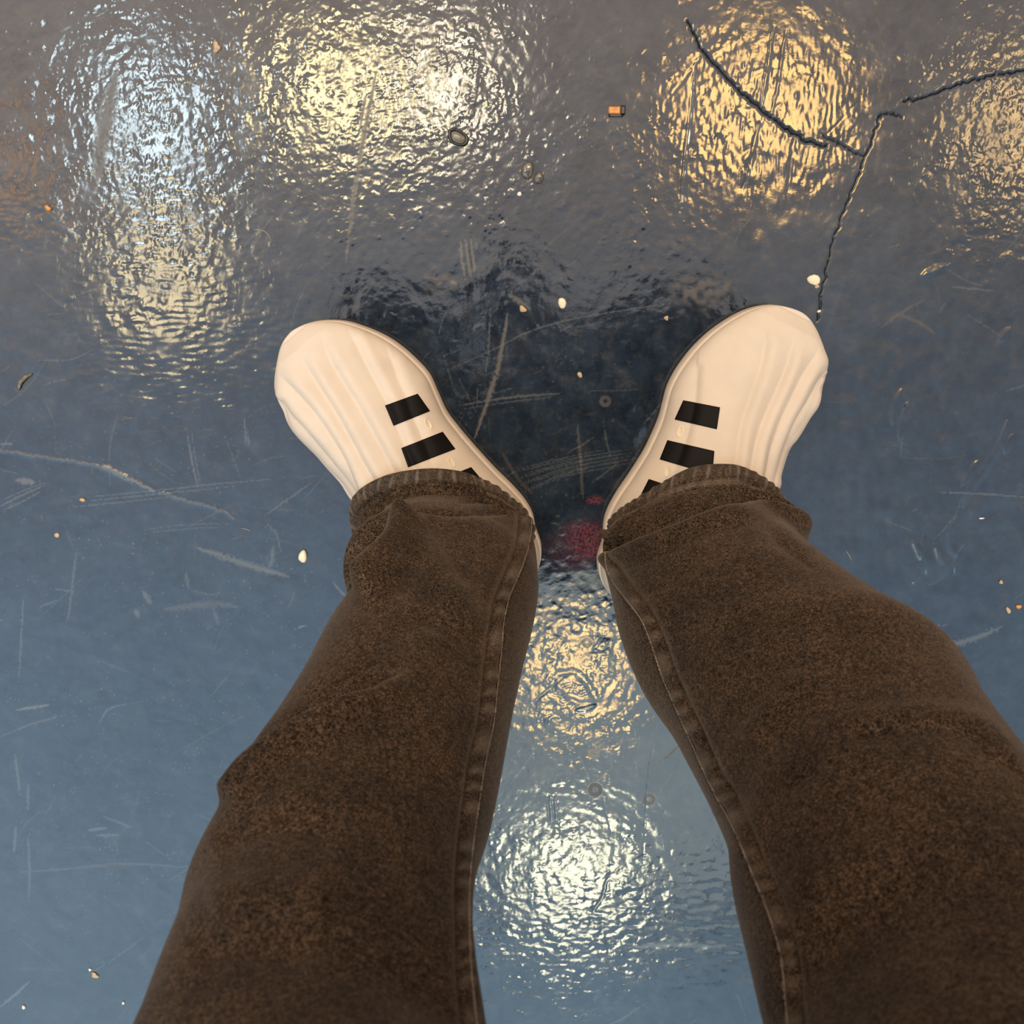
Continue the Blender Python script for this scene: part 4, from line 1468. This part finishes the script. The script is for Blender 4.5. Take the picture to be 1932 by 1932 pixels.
# sweatshirt: torso and sleeves run together
shells = [loft(catmull([(0.07, -0.390, 0.955), (0.07, -0.388, 0.99), (0.065, -0.365, 1.08), (0.056, -0.310, 1.25), (0.051, -0.270, 1.35), (0.049, -0.245, 1.41), (0.047, -0.232, 1.435)], 24),
               list(zip(np.interp(np.linspace(0, 1, 24), [0, .1, .35, .62, .80, .92, 1], [.176, .186, .192, .205, .190, .120, .070]),
                        np.interp(np.linspace(0, 1, 24), [0, .1, .35, .62, .80, .92, 1], [.095, .104, .112, .132, .115, .085, .062]))))]
for sx in (-1, 1):
    sh, el, wr = arm_pts[sx]
    path = catmull([sh - np.array([sx * 0.07, 0, 0.0]), sh + np.array([sx * 0.008, 0, 0.004]), (sh + el) / 2, el, el * .5 + wr * .5, el * .10 + wr * .90], 26)
    rr = np.interp(np.linspace(0, 1, 26), [0, .15, .45, .65, .85, .97, 1], [.086, .086, .070, .063, .052, .036, .036])
    shells.append(loft(path, list(zip(rr, rr))))
sw = fused('sweatshirt', shells, M_TOP, 0.008, 10, person)
sw['label'] = 'dark long-sleeved top mirrored as the dark patch in the floor'

# ---- the phone that takes the picture
def slab(c, ex, ey, ez, hx, hy, hz, rad, n=8):
    """rounded slab with bevelled edges as one mesh (verts, faces)"""
    V, Fc = [], []
    prof = [(-hz, -0.0015), (-hz + 0.0012, 0.0), (hz - 0.0012, 0.0), (hz, -0.0015)]
    loop = []
    for qx, qy, a0 in ((1, 1, 0), (-1, 1, 90), (-1, -1, 180), (1, -1, 270)):
        for k in range(n + 1):
            a = math.radians(a0 + 90 * k / n)
            loop.append((qx * (hx - rad) + rad * math.cos(a), qy * (hy - rad) + rad * math.sin(a)))
    m = len(loop)
    for z, o in prof:
        for x, y in loop:
            l = math.hypot(x, y)
            V.append(c + ex * (x + o * x / l) + ey * (y + o * y / l) + ez * z)
    for r in range(len(prof) - 1):
        for k in range(m):
            Fc.append((r * m + k, r * m + (k + 1) % m, (r + 1) * m + (k + 1) % m, (r + 1) * m + k))
    Fc.append(tuple(range(m))[::-1])
    Fc.append(tuple((len(prof) - 1) * m + k for k in range(m)))
    return V, Fc


phone = empty('phone', PC)
tag(phone, 'dark phone held flat in both hands above the striped shoes', 'phone')
o = mesh_from('phone_case', *slab(PC, RIGHT, UP, FWD, 0.037, 0.077, 0.004, 0.009), M_PHONE, phone, False)
fix_normals(o)
G = np.concatenate([lathe([(0.009, 0.0), (0.0095, 0.0025), (0.0085, 0.0035), (0.006, 0.0025), (1e-4, 0.0022)], 28)], 0)
G = PC + UP * 0.055 + FWD * 0.004 + G[..., 0:1] * RIGHT + G[..., 1:2] * UP + G[..., 2:3] * FWD
o = grid_mesh('camera_lens', G, M_LENS, phone, wrap=True)
fix_normals(o)
# the phone and the person both rest on / are held by the figure

# ------------------------------------------------------------------ debris on the floor
def pebble(px, py, w, h, ang, thick, mat, name, label, cat, lump=0.18, seed=1, group=None):
    r = np.random.default_rng(seed)
    c = at_z(px, py, 0.0)
    k = HC / F * 1.02
    a = np.linspace(0, 2 * math.pi, 28, endpoint=False)
    rad = np.ones_like(a)
    for m_ in (1, 2, 3):
        rad += min(lump, .22) * r.normal(0, .42) * np.cos(m_ * a + r.uniform(0, 6.28))
    prof = [(0.02, 1.0), (0.45, .97), (0.75, .85), (0.95, .55), (1.0, .25), (0.95, .02), (0.6, 0.0), (0.02, 0.0)]
    X = []
    for rr, zz in prof:
        jj = 1 + (0.06 * r.normal(0, 1, len(a)) if .3 < rr < .99 else 0)
        x = rad * rr * jj * np.cos(a) * w / 2 * k
        y = rad * rr * jj * np.sin(a) * h / 2 * k
        zt = zz * thick * (1 + 0.25 * np.cos(a - 1.0) * rr)
        ca, sa = math.cos(-ang), math.sin(-ang)
        X.append(np.stack([c[0] + x * ca - y * sa, c[1] + x * sa + y * ca, np.maximum(zt, 0) + 0.0001], 1))
    V = np.array(X) - c
    o = grid_mesh(name, V, mat, None, wrap=True)
    fix_normals(o)
    o.location = c
    tag(o, label, cat, group)
    return o


M_CREAM = plain('cream_chip', (0.86, 0.74, 0.52), 0.55, 200, 0.12)
M_TAN = plain('tan_chip', (0.50, 0.36, 0.22), 0.6, 300, 0.3)
M_AMBER = plain('amber_chip', (0.62, 0.25, 0.05), 0.25, 200, 0.25, 0.6)
M_BLK = plain('black_chip', (0.012, 0.012, 0.013), 0.18, 200, 0.2, 0.6)
M_WHITE = plain('white_chip', (0.85, 0.80, 0.72), 0.5, 200, 0.1)
M_LEAF = plain('dry_curl', (0.16, 0.13, 0.09), 0.6, 300, 0.4)
G_ = 'chips and grit on the blue floor'
pebble(1535, 528, 24, 19, .2, 0.0035, M_CREAM, 'paint_chip', 'flat cream chip ahead of the right shoe, beside the thin vertical crack', 'chip', .12, 1, G_)
pebble(1541, 540, 9, 8, .6, 0.0015, M_TAN, 'crumb', 'small tan crumb touching the flat cream chip by the crack', 'crumb', .2, 2, G_)
pebble(1060, 570, 15, 19, -.3, 0.0035, M_CREAM, 'paint_chip', 'angular cream chip between the two shoe toes', 'chip', .34, 3, G_)
pebble(986, 583, 13, 12, .5, 0.003, M_TAN, 'pebble', 'brown pebble just left of the angular cream chip', 'pebble', .2, 4, G_)
pebble(572, 1049, 16, 25, .1, 0.0045, M_CREAM, 'pebble', 'long cream pebble on the floor left of the left trouser hem', 'pebble', .15, 5, G_)
pebble(1545, 587, 6, 6, 0, 0.0015, M_WHITE, 'grain', 'tiny white grain in front of the right shoe tip', 'grain', .2, 6, G_)
pebble(980, 366, 8, 8, 0, 0.002, M_WHITE, 'grain', 'tiny white grain below the clear blob above the shoes', 'grain', .25, 7, G_)
pebble(410, 90, 14, 17, .3, 0.003, M_TAN, 'pebble', 'tan pebble between the blue-white and yellow glows', 'pebble', .25, 8, G_)
pebble(91, 393, 13, 10, .2, 0.003, M_AMBER, 'pebble', 'orange-brown pebble low in the upper left corner area', 'pebble', .2, 9, G_)
pebble(108, 1010, 11, 9, .1, 0.002, M_TAN, 'crumb', 'tan crumb on bare blue floor below the pale crack', 'crumb', .25, 10, G_)
pebble(156, 943, 10, 8, .1, 0.002, M_TAN, 'crumb', 'tan crumb on the fine scratches under the pale crack', 'crumb', .25, 11, G_)
pebble(1888, 1098, 7, 8, .1, 0.002, M_TAN, 'crumb', 'tan crumb by the right edge, above the orange one', 'crumb', .25, 12, G_)
pebble(1921, 1145, 11, 9, -.3, 0.0025, M_AMBER, 'crumb', 'orange crumb at the right edge of the floor', 'crumb', .3, 13, G_)
pebble(1902, 1151, 8, 13, -.4, 0.002, M_TAN, 'crumb', 'olive-tan sliver just left of the orange crumb', 'crumb', .25, 14, G_)
pebble(1861, 1326, 6, 12, -.2, 0.002, M_CREAM, 'crumb', 'cream sliver above the right knee fold', 'crumb', .2, 15, G_)
pebble(179, 1840, 15, 11, .3, 0.002, M_TAN, 'crumb', 'tan flake at the lower left, beside the left thigh', 'crumb', .4, 16, G_)
pebble(170, 1829, 6, 6, 0, 0.0015, M_WHITE, 'grain', 'white grain touching the tan flake at lower left', 'grain', .2, 17, G_)
pebble(1257, 600, 8, 9, 0, 0.002, M_TAN, 'crumb', 'tan crumb left of the right shoe toe', 'crumb', .2, 18, G_)
pebble(1094, 707, 8, 12, -.5, 0.002, M_TAN, 'crumb', 'tan crumb in the middle of the dark floor between the shoes', 'crumb', .2, 19, G_)
pebble(45, 1900, 8, 8, 0, 0.002, M_WHITE, 'grain', 'white grain in the bottom left corner', 'grain', .2, 20, G_)
pebble(233, 1892, 6, 6, 0, 0.002, M_WHITE, 'grain', 'white grain at the bottom edge near the left thigh', 'grain', .2, 21, G_)
pebble(1852, 978, 10, 3, -.1, 0.001, M_WHITE, 'grain', 'thin white sliver on the blue floor right of the ripples', 'grain', .1, 22, G_)

# amber chip in a black sleeve (top centre)
chip = empty('plastic_chip', at_z(1164, 210, 0))
tag(chip, 'amber plastic chip with a black end, on the grey floor at top centre', 'chip', G_)
pk = HC / F
o = mesh_from('chip_body', *slab(at_z(1160, 208, 0.0022), RIGHT, np.array([0, 1., 0]), np.array([0, 0, 1.]), 11 * pk, 6.5 * pk, 0.0021, 2.2 * pk, 4), M_AMBER, chip, False)
fix_normals(o)
o = mesh_from('chip_cap', *slab(at_z(1175, 208, 0.0026), RIGHT, np.array([0, 1., 0]), np.array([0, 0, 1.]), 4.5 * pk, 8.5 * pk, 0.0025, 2 * pk, 4), M_BLK, chip, False)
o['label'] = 'black end'
fix_normals(o)
o = mesh_from('chip_edge', *slab(at_z(1162, 217, 0.0011), RIGHT, np.array([0, 1., 0]), np.array([0, 0, 1.]), 13 * pk, 3.4 * pk, 0.001, 1.5 * pk, 4), M_BLK, chip, False)
fix_normals(o)

# squarish clear-and-black clip (left of centre, top)
clip_ = empty('plastic_clip', at_z(864, 258, 0))
tag(clip_, 'small square black-rimmed clip beside the warm white glow', 'clip', G_)
cc = np.array([(849, 247), (862, 245), (879, 256), (881, 266), (873, 274), (856, 270), (849, 262)], float)
L_ = catmull(cc, 44, True)[:-1]
Wc = at_z(L_[:, 0], L_[:, 1], 0.0)
ctr = Wc.mean(0)
rows = []
for r, z in ((1.16, 0.0001), (1.16, .0022), (1.05, .0032), (.90, .0032), (.80, .0018), (.78, 0.0008)):
    rows.append(ctr + (Wc - ctr) * r + np.array([0, 0, z]))
o = grid_mesh('clip_rim', np.array(rows), M_BLK, clip_, wrap=True)
fix_normals(o)
rows = [ctr + (Wc - ctr) * r + np.array([0, 0, z]) for r, z in ((.80, .0008), (.60, .0014), (.3, .0015), (.01, .0015))]
o = grid_mesh('clip_face', np.array(rows), plain('clip_face', (0.13, 0.12, 0.09), .15, 100, .1), clip_, wrap=True)
o['label'] = 'greenish grey face'
fix_normals(o)

# hardened clear resin drops near the centre top
M_RESIN = plain('resin', (0.09, 0.075, 0.055), 0.06, 300, .3, .8)
pebble(1016, 336, 19, 22, .4, 0.0042, M_RESIN, 'resin_drop', 'shiny round resin drop right of the crinkled one', 'drop', .10, 31, G_)
pebble(996, 322, 22, 32, .2, 0.0030, M_RESIN, 'resin_drop', 'crinkled shiny resin drop above the shoes', 'drop', .45, 32, G_)


# curled dry leaf bit and loose hairs
def strip(name, px_path, width, rad, mat, label, cat, lift=0.0006, arch=0.0):
    P = catmull(px_path, 40)
    W = at_z(P[:, 0], P[:, 1], 0.0)
    t = np.linspace(0, 1, 40)
    W[:, 2] = lift + arch * np.sin(np.pi * t)
    c = W.mean(0)
    c[2] = 0
    tg = np.gradient(W, axis=0)
    tg /= np.linalg.norm(tg, axis=1, keepdims=True)
    sd = np.cross(tg, [0, 0, 1.0])
    a = np.linspace(0, 2 * math.pi, 10, endpoint=False)
    w = width / 2 * pk * np.sqrt(np.clip(4 * t * (1 - t), .03, 1))
    X = W[:, None] + np.cos(a)[None, :, None] * sd[:, None] * w[:, None, None] + np.sin(a)[None, :, None] * np.array([0, 0, 1.0]) * np.minimum(w, rad)[:, None, None]
    X[..., 2] = np.maximum(X[..., 2], 0.00005)
    o = grid_mesh(name, X - c, mat, None, wrap=True)
    fix_normals(o)
    o.location = c
    tag(o, label, cat, G_)
    return o


strip('dry_leaf_curl', [(36, 736), (40, 722), (49, 712), (62, 705)], 8, 0.0012, M_LEAF, 'curled brown leaf scrap at the left edge of the floor', 'leaf', .0012, .002)
M_FIB = plain('fibre', (0.34, 0.31, 0.27), .7, 200, .1)
strip('fibre', [(476, 433), (492, 434), (505, 441), (513, 456)], 1.2, .0004, M_FIB, 'pale curved hair on the floor ahead of the left shoe', 'hair')
strip('fibre', [(1595, 1038), (1602, 1048), (1606, 1058)], 1.3, .0004, M_FIB, 'pale curved hair right of the right shin', 'hair')
strip('fibre', [(455, 997), (465, 998), (474, 1002)], 1.3, .0004, M_FIB, 'pale short hair left of the left hem', 'hair')
